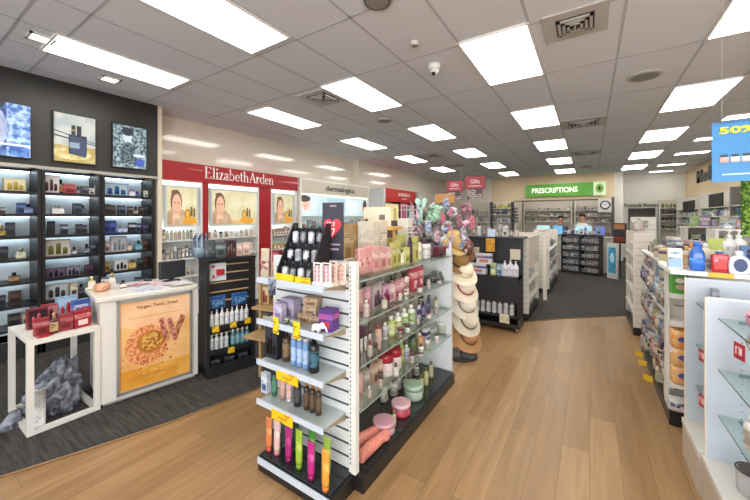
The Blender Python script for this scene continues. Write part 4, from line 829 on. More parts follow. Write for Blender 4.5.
# top shelf: tiered black display with hanging packs, and blister cards
TB = (-1.665, 1.29)
t = thing('tiered_display', 'black stepped display with yellow strips on the top end shelf', 'display', (-1.515, 1.285, 1.134)); t.scale = (.85, .75, 1)
for x in (0, .31): part('side_panel', MB().add([(x, 0, 0), (x, .2, 0), (x, .22, .33), (x, .17, .33), (x, 0, .06), (x+.008, 0, 0), (x+.008, .2, 0), (x+.008, .22, .33), (x+.008, .17, .33), (x+.008, 0, .06)], [(0, 1, 2, 3, 4), (9, 8, 7, 6, 5), (0, 5, 6, 1), (1, 6, 7, 2), (2, 7, 8, 3), (3, 8, 9, 4), (4, 9, 5, 0)]), BKM, t)
for k in range(3): part('tier', MB().box(.008, .31, .02+.055*k, .08+.055*k, .0+.1*k, .012+.1*k).box(.008, .31, .075+.055*k, .08+.055*k, .012+.1*k, .1+.1*k), BKM, t)
part('price_strip', MB().box(0, .17, -.012, -.002, 0, .045), M('e4c018', .45, kind='print', hex2='a88a10', scale=1.4), t, label='yellow price strip'); part('price_strip', MB().box(.185, .318, -.012, -.002, 0, .04), M('e4c018', .45, kind='print', hex2='a88a10', scale=1.4), t, label='yellow price strip')
tz = [1.147, 1.247, 1.347]
for k, nm in ((0, 'bottom step'), (1, 'middle step'), (2, 'top step')):
    n_ = 4
    row('on the %s of the black tiered display' % nm, 'packs on the black tiered display', [dict(kind='dropper_bottle', w=.038, h=.1, cols=(['9aa0ac', '2c2e34', 'a8b4c8', '4c4e54'][(i+k) % 4], ['d8d8e0', '8a8c94'][i % 2], '1c1c20'), loc=(-1.48+.064*i, 1.285+.034+.041*k, tz[k])) for i in range(n_)], 'the carpet side')
for i, (u, y, w_, h, c, lb) in enumerate(((317.5, 1.3, .065, .125, ('e4dcda', 'c8949c', '3c3034'), 'white blister card with pink studs beside the tiered display'), (326.5, 1.32, .06, .125, ('e4e0dc', 'c09098', '3c3034'), 'white blister card between two others on the top end shelf'), (333, 1.36, .05, .13, ('dcc8b8', 'c8a89c', '4c3c3c'), 'cream blister card behind the two white ones'), (341, 1.41, .06, .115, ('e0c8bc', 'd8b0a8', '8c6c68'), 'pale pink blister card at the panel side of top end shelf'))):
    m = MB().box(-w_/2, w_/2, -.012, .02, 0, .02, 0).box(-w_/2, w_/2, 0, .006, .02, h, 0)
    for r in range(4):
        for cc in (-1, 1): m.loft([(.028+r*.022, .016, .012, .8), (.044+r*.022, .014, .01, .8)], 1, 8, (cc*w_*.22, -.004))
    m.box(-w_*.3, w_*.3, -.001, 0, h-.014, h-.006, 2)
    solo('blister_card', m, [M(c[0], .4), M(c[1], .3), M(c[2], .4)], lb, 'packet', (endx(u, y), y, 1.133), .05*(i-1), 'blister cards on the top end shelf')
# dark hanging pack under the tiered display lip
solo('hanging_packet', MB().box(-.03, .03, -.004, 0, -.09, 0).loft([(-.08, .045, .012, .5), (-.03, .045, .012, .5)], 0, 8, (0, -.006)), M('3c4450', .4, kind='blotch', hex2='8a94a4'), 'dark blue packet hanging from the top end shelf corner', 'packet', (-1.52, 1.2585, 1.146))
# price tags on the end shelf lips
TAG = M('e8c41c', .5, kind='print', hex2='5c4c14', scale=1.1); TAG2 = M('e8b818', .5, kind='print', hex2='b88418', scale=2)
for x, z, w_, h, mt, lb in ((-1.49, .868, .045, .095, TAG, 'upright yellow price tag on the second end shelf, lilac box side'), (-1.325, .87, .05, .095, TAG, 'upright yellow price tag on the second end shelf, elephant side'),
    (-1.4, .615, .17, .05, TAG2, 'wide yellow price ticket on the third end shelf'), (-1.44, .38, .17, .055, TAG2, 'wide yellow price ticket on the lowest end shelf')):
    solo('price_tag', MB().box(-w_/2, w_/2, -.004, 0, 0, h), mt, lb, 'price tag', (x, 1.2615, z-.03), 0, 'price tags on the gondola end')
# heart poster, behind on the top
t = thing('promotion_poster', 'dark upright poster card with a big red heart, behind tiered display', 'poster', (atY(332.5, 257, 1.47)[0], 1.47, 1.251), .1); t.scale = (.88, 1, .95)
part('board', MB().box(-.082, .082, 0, .008, 0, .35), M('33323e', .4), t)
def heart(cx, cz, s):
    pts = []
    for k in range(28):
        a = 2*PI*k/28; pts.append((cx+s*.0625*16*math.sin(a)**3, cz+s*.0625*(13*math.cos(a)-5*math.cos(2*a)-2*math.cos(3*a)-math.cos(4*a))))
    return pts[::-1]
part('heart', MB().prism(heart(0, .2, .068), -.003, 0), M('d83848', .4), t); lettering('10.3', .06, .028, M('f4e4e4', .4), t, (-.01, -.0035, .22), depth=.003, bold=.01); lettering('7', .03, .045, M('f4e4e4', .4), t, (.01, -.0035, .17), depth=.003, bold=.01)
part('small_print', MB().box(-.02, .03, -.002, 0, .325, .335).box(-.06, .06, -.002, 0, .09, .1).box(-.05, .05, -.002, 0, .06, .072), M('9a8c98', .4), t)

# ---- goods along the aisle side
def A(items, k, where, x=-1.24, grp=None):
    out = []
    for it in sorted(items, key=lambda q: (q[0])):
        u, kind, w_, h, cols = it[:5]; xx = (it[5] if len(it) > 5 and it[5] else x)*.943
        p = atX(u, 300, xx); d_ = dict(kind=kind, w=w_*.84, h=h*.86, cols=cols, loc=(xx, p[1], (AZ+[.095])[k]+.001), rz=PI/2)
        if len(it) > 6 and it[6]: d_['desc'] = it[6]
        if len(it) > 7: d_['d'] = it[7]
        out.append(d_)
    row(where, grp or 'goods on the aisle side of the gondola', out, 'the slatted end')
PK = ('e09a94', 'f0c0b8', 'c86c70'); YL = ('c8c45c', 'dcd88c', '8a8a34')
A([(362, 'pouch', .1, .19, PK), (368, 'pouch', .1, .2, ('d88c8c', 'f0b8b4', 'b85c60')), (374, 'carton', .09, .19, ('e4a49c', 'f0ccc4', 'c87c78')), (381, 'carton', .09, .18, ('dc9c94', 'f4d0c8', 'b86c64')), (387, 'carton', .08, .17, ('e4b4a0', 'f0d0bc', 'c08c74')),
   (393, 'carton', .06, .2, ('c8c060', 'dcd890', '8a8434')), (397.5, 'carton', .06, .21, YL), (401.5, 'bottle', .05, .13, ('d8d8a8', 'f0f0d8', '3c3c34')), (405.5, 'carton', .08, .14, ('d0cc68', 'e0dc98', '8a8a34')), (410, 'pump_bottle', .07, .26, ('3c2c34', '5c4850', '2a1c24'), None, 'dark plum pump bottle'), (415, 'carton', .07, .23, YL), (419.5, 'pump_bottle', .07, .22, ('dcdcac', 'f0f0d4', '3a3030')), (425.5, 'cream_jar', .1, .14, ('d8d8d4', 'c0c0b8', 'e4e4e0')),
   (431, 'bottle', .06, .19, ('4c2c38', '7c4c58', '2c1820')), (436, 'gift_set', .14, .1, ('6c2830', '8c4048', '3c1418'), None, 'dark red gift tray', .1), (443, 'gift_set', .16, .09, ('78302c', '98504c', '3c1418'), None, 'low dark red gift tray', .1)], 0, 'on the top glass shelf')
A([(360, 'carton', .08, .16, ('d88c88', 'f0b4ac', 'b0605c'), -1.38), (371, 'carton', .1, .2, ('e8b4ac', 'f4d0c8', 'c88480'), -1.38), (384, 'carton', .1, .22, ('c4be54', 'd8d484', '8c8838'), -1.38), (391, 'carton', .1, .22, ('ccc860', 'dcd890', '8c8838'), -1.38), (401, 'carton', .1, .24, ('c8c45c', 'dcd88c', '8a8a34'), -1.38),
   (412, 'carton', .12, .2, ('d8d0a8', 'e8e4c8', 'a89c6c'), -1.38), (424, 'bottle', .06, .24, ('54303c', '7c4c58', '2c1820'), -1.38), (433, 'cream_jar', .14, .16, ('2c4c78', '4c70a0', '203858'), -1.38, 'blue jar')], 0, 'in the back row of the top glass shelf', grp='back row of the top glass shelf')
A([(361, 'lotion_tube', .05, .16, ('d89c94', 'e8c4bc', 'c07c78')), (367, 'carton', .05, .17, ('d898a8', 'e8b8c4', 'b06c80')), (374, 'gift_set', .13, .17, ('a89494', 'c0acac', '5c3c58'), None, 'grey and purple gift set', .05), (383, 'gift_set', .11, .15, ('b87c98', 'd0a4b8', '8c2c5c'), None, 'magenta gift set', .05), (389.5, 'carton', .09, .13, ('e0c0c0', 'f0dcd8', 'b87884')),
   (395, 'carton', .09, .14, ('d88c94', 'e8b0b0', 'a84c58')), (400, 'carton', .08, .15, ('d89ca0', 'f0c4c0', 'b05c6c')), (406.5, 'pump_bottle', .075, .2, ('e8d8d4', 'c88c8c', '5c3430')), (413, 'carton', .1, .22, ('c83c4c', 'e07078', 'f0c0c0')), (419, 'carton', .09, .22, ('d04858', 'e88088', 'f0c0c0')), (427, 'pouch', .12, .1, ('2c3034', '5c6468', '181a1c')), (434, 'pouch', .16, .12, ('3c4446', '7c8484', '222628')), (442, 'pouch', .14, .09, ('5c6460', '9ca49c', '343836'))], 1, 'on the second glass shelf')
A([(362, 'pouch', .09, .15, ('5c3048', '7c4c64', '3c1c30'), -1.28), (361.5, 'lotion_tube', .03, .1, ('d8d0cc', 'e8e4e0', 'b8b0ac')), (365.5, 'lotion_tube', .03, .1, ('dcd4d0', 'e8e4e0', 'b8b0ac')), (370, 'lotion_tube', .03, .1, ('d8ccc8', 'e8e4e0', 'c49c94')), (378, 'bottle', .06, .14, ('d89c84', 'e8c8b4', 'b83c3c')), (385, 'bottle', .055, .13, ('c8c8c4', '8c8c94', 'e4e4e0')),
   (391, 'bottle', .08, .16, ('a8b850', 'd8e0b0', 'e4e4d8')), (397.5, 'bottle', .08, .16, ('e0e0d0', '8cb838', 'e8e8e0')), (404, 'bottle', .08, .17, ('dce0cc', '84b434', 'e8e8e0')), (411, 'bottle', .08, .17, ('dce0cc', '7cac34', 'e8e8e0')), (419, 'pump_bottle', .06, .17, ('c4c0d4', '4c3c78', '2c2440')), (423, 'dropper_bottle', .06, .15, ('4c4078', '8c80a8', '2a2438')), (428.5, 'pump_bottle', .07, .18, ('3c3c64', '8080a8', '1c1c2c')), (436, 'bottle', .06, .12, ('c4bca0', 'dcd8c0', '8c845c')), (443, 'bottle', .06, .13, ('b8b094', 'd8d4c0', '8c845c'))], 2, 'on the third glass shelf')
A([(360, 'lotion_tube', .06, .15, ('dcb0a0', 'e8ccc0', 'c88c80')), (366, 'carton', .055, .14, ('b8a8a0', 'd0c8c0', '8c7c74')), (374, 'carton', .06, .15, ('c89c80', 'dcc0ac', '6c3c38')), (379, 'carton', .06, .15, ('c8a080', 'dcc4ac', '6c3c38')), (386, 'cream_jar', .12, .16, ('e4dcd8', 'e0c8c4', 'b01c2c'), None, 'white jar with red lid'), (394.5, 'cream_jar', .12, .16, ('e4dcd8', 'e0c8c4', 'b01c2c'), None, 'big white jar with red lid'), (401, 'bottle', .05, .2, ('90b440', 'c8d88c', 'd8d8b8')), (406.5, 'bottle', .06, .12, ('d4ccd0', 'a88cb0', 'e4e4e0')),
   (413, 'bottle', .09, .2, ('3c4c34', '64784c', '2c3424')), (419, 'bottle', .09, .15, ('d09050', 'e8b880', 'e8d8c0')), (426, 'carton', .09, .15, ('d8d8dc', '2c4470', '2c4470')), (433, 'carton', .09, .12, ('9ca89c', 'c8d0c4', '6c7c6c')), (441, 'cream_jar', .12, .11, ('c8c8bc', 'a8a898', 'dcdcd0'))], 3, 'on the lowest glass shelf')
A([(384, 'cream_jar', .17, .09, ('c88c98', 'd8a8b0', 'd8a0ac'), -1.2, 'wide dusty pink jar'), (394, 'bottle', .035, .12, ('a8b088', 'c8d0ac', '7c8458'), -1.17), (401, 'cream_jar', .16, .1, ('c41c38', 'd85468', 'e8b8c0'), -1.2, 'red tub with pale lid'), (413.5, 'cream_jar', .17, .13, ('98b49c', 'b8ccb8', 'a8c4ac'), -1.22, 'mint green tub'), (406, 'bottle', .05, .15, ('c0c09c', 'd8d8bc', '8c8c64'), -1.32), (421, 'bottle', .05, .17, ('a8ac5c', 'ccd08c', '6c7038'), -1.2), (426, 'bottle', .05, .17, ('b4b068', 'd0cc94', '6c7038'), -1.22), (431, 'bottle', .05, .16, ('b0a878', 'd0c8a0', '6c6448'), -1.24)], 4, 'on the black base of the aisle side')
rb = random.Random(21)
pale = ['c8bcac', 'd8ccc0', 'b8a89c', 'd0b4ac', 'a8a890', 'c4c4b8', 'b89c94', 'dcd4c8', '8c9c7c', 'a88c94', 'd8d4cc', '6c6468']
for k, nm in ((1, 'second glass shelf'), (2, 'third glass shelf'), (3, 'lowest glass shelf'), (4, 'black base')):
    its = []
    for i in range(13 if k < 4 else 7):
        y = 1.56+.1*i if k < 4 else 2.15+.1*i
        its.append(dict(kind=rb.choice(['bottle', 'lotion_tube', 'carton', 'pouch', 'pump_bottle', 'cream_jar', 'dropper_bottle']), w=rb.uniform(.045, .075), h=rb.uniform(.09, .17), cols=(rb.choice(pale), rb.choice(pale), rb.choice(['e0dcd8', '5c4844', 'a87c6c', '4c4c54'])), loc=(-1.335+rb.uniform(-.015, .05), y+rb.uniform(-.02, .02), (AZ+[.095])[k]+.001), rz=PI/2, d=.045))
    row('at the rear of the %s' % nm, 'rear goods on the aisle side', its, 'the slatted end')
    if k < 4:
        its = [dict(kind=rb.choice(['lotion_tube', 'cream_jar', 'dropper_bottle', 'bottle']), w=rb.uniform(.03, .045), h=rb.uniform(.05, .1), cols=(rb.choice(pale), rb.choice(pale), rb.choice(['e0dcd8', '5c4844', 'a87c6c', '8c2c3c'])), loc=(-1.10, 1.6+.18*i+rb.uniform(-.05, .05), AZ[k]+.001), rz=PI/2) for i in range(7)]
        row('at the front edge of the %s' % nm, 'small goods at the glass shelf edges', its, 'the slatted end')
# pair of pink bath mitts lying on the base
for k, (y0, y1, x0, x1, z, lb) in enumerate(((1.53, 1.89, -1.22, -1.13, .13, 'pink bath mitt at the back on the black base'), (1.53, 1.82, -1.10, -1.085, .13, 'pink bath mitt at the front on the black base'))):
    m = MB().tube([(x0, y0, z), (x0*.6+x1*.4, y0+(y1-y0)*.3, z+.005), (x0*.3+x1*.7, y0+(y1-y0)*.65, z), (x1, y1-.03, z-.005), (x1, y1, z-.008)], [.034, .036, .032, .028, .014], 14)
    if k: m.tube([(x1, y1-.12, z), (x1+.03, y1-.06, z-.005), (x1+.032, y1-.04, z-.008)], [.016, .014, .006], 10)
    solo('bath_mitt', m, M('d07868', .8, kind='blotch', hex2='dc9080', scale=2), lb, 'mitt', (0, 0, 0), 0, 'pink bath mitts')
# tall goods seen above the gondola: boxes and a card on a wooden tray (rear side of the gondola)
for (u, y, w_, h, z, c, lb) in ((368.5, 1.95, .13, .32, 1.148, ('d8ccb4', 'e0d8c4', 'b8a88c'), 'tall cream carton on the rear top shelf, card end'), (378.5, 2.05, .1, .32, 1.148, ('dcd0b8', 'e4dcc8', 'b8a88c'), 'tall cream carton on the rear top shelf, middle'), (405, 2.5, .1, .34, 1.148, ('e0dccc', 'e8e4d8', 'a8a08c'), 'tall cream carton on the rear top shelf, bottle end')):
    p = atY(u, 250, y); good('carton', w_, h, c, (p[0], y, z), 0, lb, 'tall cream cartons', .08)
t = thing('display_riser', 'pale wooden tray riser with a beige sign card above the pink packs', 'riser', (atY(377, 225, 2.15)[0], 2.15, 1.148), .05)
for x in (-.15, .15): part('leg', MB().box(x-.01, x+.01, -.01, .01, 0, .255), M('b89454', .5), t)
part('tray', MB().box(-.17, .17, -.06, .1, .255, .28), M('c49c50', .4), t); part('sign_card', MB().box(-.12, .12, 0, .006, .28, .43), M('d8ccb4', .5), t); part('logo', MB().box(.02, .07, -.002, 0, .33, .37), M('6c6458', .5), t)
p = (-1.5, 2.5, 1.148); good('pouch', .2, .32, ('4c3034', 'a86c84', '2c1c20'), p, .1, 'dark floral gift pouch behind the yellow cartons', None)
p = atY(351, 240, 1.9); good('carton', .08, .3, ('b88a50', 'c8a470', '8c6430'), (p[0], 1.9, 1.148), 0, 'tan carton behind the heart poster', None, .06)
p = atY(360, 240, 1.9); good('pump_bottle', .07, .34, ('c8c0c0', '3c3034', '2a2428'), (p[0], 1.98, 1.148), 0, 'tall bottle with dark print behind the pink packs', None)
# red and gold gift packs on the rear (till) side of the gondola and its small red table
t = thing('gift_table', 'tiered tan gift table behind the gondola end, beside slatted stand', 'table', (-2.36, 2.05, 0), .2)
TAN = M('a08458', .5)
for z, dd in ((.45, .2), (.68, .1), (.91, 0)): part('tier', MB().box(-.25, .25, -.1-dd+.1, .25, z-.02, z), TAN, t)
for x in (-.23, .23):
    for y in (.0, .23): part('leg', MB().box(x-.012, x+.012, y-.012, y+.012, 0, .89), TAN, t)
rg = random.Random(5)
for z, nm, hh in ((.911, 'top', (.16, .3)), (.681, 'middle', (.12, .19)), (.451, 'bottom', (.12, .18))):
    items = []
    for i in range(7):
        kind = rg.choice(['carton', 'gift_set', 'pouch', 'carton']); c = rg.choice([('8c1c24', 'c04850', 'd8b878'), ('b89048', 'd4b878', '8c2830'), ('d0c0a0', 'e0d4bc', '983038'), ('a02c34', 'c87078', 'e0c8b0'), ('5c7c4c', 'd0c8a0', '8c2c2c')])
        items.append(dict(kind=kind, w=rg.uniform(.07, .1), h=rg.uniform(*hh), cols=c, loc=(-2.575+.068*i, 2.05+.0138*i+(.1 if i % 2 else 0), z), rz=.2+rg.uniform(-.2, .2), d=.05))
    row('on the %s tier of the gift table' % nm, 'festive gift packs on the gift table', items, 'the slatted stand')
# ================================================================== HATS
t = thing('hat_stand', 'dark pole stand carrying the stack of straw hats', 'stand', (-1.17, 3.5, 0))
part('base', MB().loft([(.006, .34, .34, 1), (.02, .34, .34, 1), (.03, .06, .06, 1)], 0, 24), M('2a2422', .4), t)
part('pole', MB().tube([(0, 0, .03), (0, 0, 1.34)], .014, 10), M('2a2422', .4), t)
for z in (.3, .5, .68, .85, 1.02, 1.18): part('arm', MB().tube([(0, 0, z), (.1, -.07, z+.03)], .006, 6), M('2a2422', .4), t)
def hat(x, y, z, tilt, az, r, c, band, label, cr_=.085):
    r *= .86; h = thing('straw_hat', label, 'hat', (x-.05+(.025 if int(z*50) % 2 else 0), y, z), 0, 'hats hanging on the hat stand'); h.rotation_euler = (0, tilt, az)
    m = MB(); n = 36; rows = []
    prof = [(r, -.012), (r*.85, .0), (r*.65, .006), (cr_*1.12, .008), (cr_*1.02, .03), (cr_*.96, .075), (cr_*.82, .1), (cr_*.45, .108), (.002, .104)]
    for q, zz in prof:
        rows.append([(q*math.cos(2*PI*k/n), q*math.sin(2*PI*k/n), zz+(.018*math.sin(2*2*PI*k/n+r*9) if q > cr_*1.3 else 0)*(q/r)) for k in range(n)])
    vs = [p for rw in rows for p in rw]; fs = [(i*n+k, i*n+(k+1) % n, (i+1)*n+(k+1) % n, (i+1)*n+k) for i in range(len(rows)-1) for k in range(n)]
    m.add(vs, fs, 0, True); m.add([(a, b, c_-.006) for a, b, c_ in vs], [f[::-1] for f in fs], 0, True)
    part('straw', m, M(c, .85), h)
    part('hat_band', MB().tube([((cr_*1.03)*math.cos(2*PI*k/24), (cr_*1.03)*math.sin(2*PI*k/24), .026) for k in range(24)], .011, 6, closed=True), M(band, .7), h)
hat(-1.13, 3.34, 1.235, 1.05, -.75, .17, 'd8b878', 'b89050', 'yellow straw hat at the top of the hat stand')
hat(-1.07, 3.40, 1.17, .95, -.6, .19, '6a4636', '4a2c22', 'dark brown floppy hat below the yellow one')
hat(-1.12, 3.36, 1.03, .8, -.7, .17, '8c6a3c', '3a2a22', 'tan straw hat with dark band under the brown one')
hat(-1.06, 3.38, .93, .85, -.65, .2, 'e4d8c0', 'c8b898', 'cream wide-brimmed hat under the tan hat')
hat(-1.05, 3.40, .76, .9, -.6, .2, 'dcd0bc', '9c3c2c', 'pale hat with rust red band on the hat stand')
hat(-1.04, 3.40, .58, .95, -.6, .19, 'd0c8b8', '7c7468', 'grey cream hat below the red-banded one')
hat(-1.04, 3.40, .42, 1.0, -.6, .19, 'c8bea8', '5a4c40', 'beige hat second from the bottom of the hat stand')
hat(-1.02, 3.42, .25, .9, -.6, .2, 'a87c50', '5c3c28', 'brown tan hat lowest on the hat stand')

# ================================================================== ACCESSORY SPINNER
AX, AY = -1.62, 3.35
t = thing('accessory_stand', 'tall wire accessory stand behind the gondola hung with bright accessories', 'stand', (AX, AY, 0))
part('base', MB().loft([(.006, .4, .4, 1), (.03, .38, .38, 1)], 0, 24), M('c8c4c0', .4), t); part('pole', MB().tube([(0, 0, .03), (0, 0, 1.78)], .014, 10), M('c8c4c0', .3, .6), t)
for z in (1.25, 1.45, 1.58):
    m = MB().tube([(.2*math.cos(2*PI*k/28), .2*math.sin(2*PI*k/28), z) for k in range(28)], .004, 5, closed=True)
    for k in range(4): m.tube([(0, 0, z), (.2*math.cos(PI/2*k), .2*math.sin(PI/2*k), z)], .004, 5)
    part('hanging_ring', m, M('c8c4c0', .3, .6), t)
def scrunchie(x, y, z, R, r, c, c2, label, name='hair_wreath'):
    m = MB(); n = 40
    pts = [((R+.12*R*math.sin(9*a))*math.cos(a), .2*r*math.sin(7*a), (R+.12*R*math.sin(9*a))*math.sin(a)) for a in [2*PI*k/n for k in range(n)]]
    m.tube(pts, [r*(1+.35*math.sin(11*2*PI*k/n)) for k in range(n)], 8, closed=True)
    solo(name, m, M(c, .8, kind='blotch', hex2=c2), label, 'hair accessory', (x, y, z), YAW, 'accessories on the wire stand')
def ac(u, v, y): p = atY(u, v, y); return p
p = ac(436, 213, 3.05); scrunchie(*p, .062, .024, 'a8ccb0', '7cb088', 'big mint green wreath on the accessory stand')
part('inner_swirl', MB().tube([(.034*(1-k/30)*math.cos(k*.5), .0, .034*(1-k/30)*math.sin(k*.5)) for k in range(24)], .011, 8), M('b4d4bc', .8), bpy.data.objects['hair_wreath'])
p = ac(421, 206, 3.1); m = MB()
for s in (-1, 1): m.loft([(-.06, .02, .02, 1, s*.015, 0), (0, .05, .03, 1, s*.035, 0), (.07, .07, .03, 1, s*.045, 0), (.1, .03, .02, 1, s*.05, 0)], 0, 12)
m.loft([(-.2, .06, .02, .8), (-.1, .05, .02, .8), (-.02, .02, .02, .8)], 0, 10)
solo('ribbon_bow', MBscale(m, .8), M('9cc4b4', .7, kind='blotch', hex2='c0dcd0'), 'mint ribbon bow hanging at the till side of the accessory stand', 'hair accessory', p, YAW, 'accessories on the wire stand')
ra = random.Random(11)
pal = [('6c84b0', 'c0cce0', 'blue and white'), ('b87c94', 'e0b8c8', 'dusty pink'), ('5c6c98', 'a8b4d0', 'slate blue'), ('c8a8b8', 'e8d4dc', 'pale pink'), ('8c4c5c', 'b87c8c', 'wine'), ('d8d4d4', 'a0a8b8', 'white and grey'),
       ('a8506c', 'dc90a8', 'rose'), ('7c94a8', 'd0dce4', 'grey blue'), ('d8c0c8', 'a85c74', 'pink spotted'), ('54605c', '98a8a0', 'dark green'), ('c44060', 'e88098', 'bright pink'), ('b0a4b8', 'dcd4e0', 'lilac')]
spots = [(428, 226, 3.0), (416, 232, 3.05), (446, 204, 3.15), (452, 212, 3.15), (459, 220, 3.2), (447, 226, 3.05), (466, 208, 3.3), (463, 232, 3.25), (437, 235, 3.0), (425, 240, 3.0), (472, 222, 3.4), (411, 222, 3.15)]
places = ['below the mint bow', 'at the pump bottle side', 'beside the mint wreath', 'past the mint wreath', 'over the hats', 'under the mint wreath, hat side', 'at the far top corner', 'just above the top straw hat', 'directly under the mint wreath', 'at the bottom near the blue jar', 'at the far edge, over the hat stand', 'at the till side edge']
for (u, v, y), (c, c2, nm), pl in zip(spots, pal, places):
    c, c2 = soft(c, .35), soft(c2, .15)
    p = ac(u, v, y); m = MB(); k = ra.random()
    if k < .55:
        m.loft([(-.1, .04, .02, .8), (-.08, .08, .03, .7), (-.02, .09, .035, .7), (.05, .07, .025, .8), (.075, .03, .02, .8)], 0, 14); m.tube([(-.03, 0, .07), (0, 0, .12), (.03, 0, .07)], .004, 5)
        solo('cosmetic_bag', MBscale(m, .78), M(c, .6, kind='blotch', hex2=c2, scale=1.5), '%s patterned bag on the accessory stand, %s' % (nm, pl), 'bag', p, YAW+ra.uniform(-.3, .3), 'accessories on the wire stand')
    else: scrunchie(p[0], p[1], p[2], .036, .018, c, c2, '%s scrunchie ring on the accessory stand, %s' % (nm, pl), 'hair_scrunchie')
for k in range(44):
    u, v, y = ra.uniform(404, 468), ra.uniform(200, 243), ra.uniform(2.98, 3.25)
    p = ac(u, v, y); c, c2, nm = pal[k % 12]; l = ra.uniform(.05, .13); m = MB(); wd = ra.uniform(.012, .03); sl = ra.uniform(-.03, .03)
    m.tube([(0, 0, .01), (wd*.6, -.008, -l*.35), (-wd*.3+sl, .004, -l*.7), (sl, 0, -l)], [.004, wd*.7, wd, wd*.25], 8); m.tube([(0, 0, .01), (.008, 0, .03), (0, 0, .045)], .003, 5)
    solo('hair_ribbon', m, M(soft(c2, .1) if k % 2 else soft(c, .2), .7, kind='blotch', hex2=c2, scale=2.5), '%s hair ribbon on the accessory stand, %s' % (nm, ['near the top', 'low down', 'between the bags', 'at the very edge'][k//12]), 'hair accessory', p, YAW, 'accessories on the wire stand')
p = ac(408, 228, 2.95)
for j in range(5):
    z = p[2]-.1-.065*j
    good('carton', .12, .055, (['5c2838', '7c3848', '4c2430', '8c4858', '642c3c'][j], 'c89ca8', 'e0c8cc'), (-1.44, 2.82, 1.149+.056*j), .3+.1*j, 'dark wine boxed pack, %s from the top shelf up, beside the accessory stand' % an(j), 'wine boxed packs stacked on the rear top shelf', .08)

# ================================================================== BLACK ISLAND UNIT (BACK)
t = thing('island_display', 'black double-tier island display with white bottles, past the hats', 'display unit', (-1.52, 4.72, 0))
part('back_panel', MB().box(0, .76, .1, .14, .03, 1.2), BKM, t); part('top_panel', MB().box(-.01, .77, .05, .45, 1.2, 1.22), BKM, t)
part('middle_shelf', MB().box(0, .76, -.17, .1, .69, .715), BKM, t); part('front_panel', MB().box(.01, .75, -.165, -.15, .38, .69), M('1a1a1e', .4), t); part('lower_shelf', MB().box(0, .76, -.17, .1, .19, .21), BKM, t); part('base', MB().box(0, .76, -.15, .14, .05, .1), BKM, t)
for x in (0, .74): part('side_panel', MB().box(x, x+.02, -.17, .1, .1, .715), BKM, t)
for x in (.03, .73): part('caster', MB().tube([(x-.015, -.13, .028), (x+.015, -.13, .028)], .022, 12), M('8c8880', .4, .5), t)
for x in (.1, .6): part('notice', MB().box(x-.0, x+.13 if x > .3 else x+.08, .094, .1, .92, 1.06), M('c0b8a0', .5, kind='print', hex2='8c8470', scale=1.5), t)
part('notice', MB().box(.3, .42, -.01, .0, 1.02, 1.2), M('c89020', .5, kind='print', hex2='8c6410', scale=1.5), t, label='amber notice'); part('notice_card', MB().box(.3, .4, .1, .105, 1.22, 1.33), M('b8c8e0', .5), t)
IX, IY = -1.52, 4.72
def isl(x, y, z): return (IX+x, IY+y, z)
for (x, w_, h, c, z, y, d_, lb) in ((.2, .26, .14, ('c8ccd8', '3c5c9c', 'c87c68'), .716, -.07, .09, 'wide blue and white carton at the hat side of the island shelf'), (.3, .2, .14, ('d0d0d4', '3c5c9c', 'c87c68'), .716+.141, -.07, .09, 'blue and white carton stacked on top of the wide one'), (.42, .07, .16, ('b8c060', '3c8c6c', 'e0e0c0'), .716, -.07, .06, 'yellow green carton on the island display'), (.5, .08, .15, ('88a8b8', 'b8ccd4', '3c6c8c'), .716, -.05, .06, 'pale blue carton on the island display')):
    good('carton', w_, h, c, isl(x, y, z), 0, lb, 'goods on the island display', d_)
for x, h in ((.57, .2), (.64, .22), (.705, .2)): good('pump_jug', .075, h, ('d4d4dc', 'b4b4c0', 'e8e8ec'), isl(x, -.09, .716), 0, 'white square pump bottle on the island display, %s from the blue carton' % an(round((x-.57)/.068)), 'white pump bottles on the island shelf', .06)
row('on the lower shelf of the island display', 'white bottles on the lower island shelf', [dict(kind='bottle', w=.062, h=.18+.02*(i % 2), cols=('d4d0cc', 'bcb8b8', 'dcdcd8'), loc=isl(.06+.075*i, -.1, .211), desc='white bottle') for i in range(9)], 'the hat side')
for x, lb in ((.15, 'paper notice hanging under the lower island shelf, hat side'), (.58, 'paper notice hanging under the lower island shelf, aisle side')): solo('price_card', MB().box(-.06, .06, -.003, 0, 0, .12), M('c8c0a4', .5, kind='print', hex2='8c8470', scale=1.3), lb, 'price card', isl(x, -.1705, .11), 0, 'notices on the island display')
row('along the top of the island display', 'small packs on the island top', [dict(kind=['carton', 'bottle', 'pouch'][i % 3], w=.06, h=.09+.03*((i*7) % 4), cols=(['a8a09c', 'd8d4d0', '7c6c74', 'c8b8a8', 'b8c4b0'][i % 5], 'c8c4c0', '4c4448'), loc=isl(.05+.075*i, .28, 1.221)) for i in range(9)], 'the hat side')
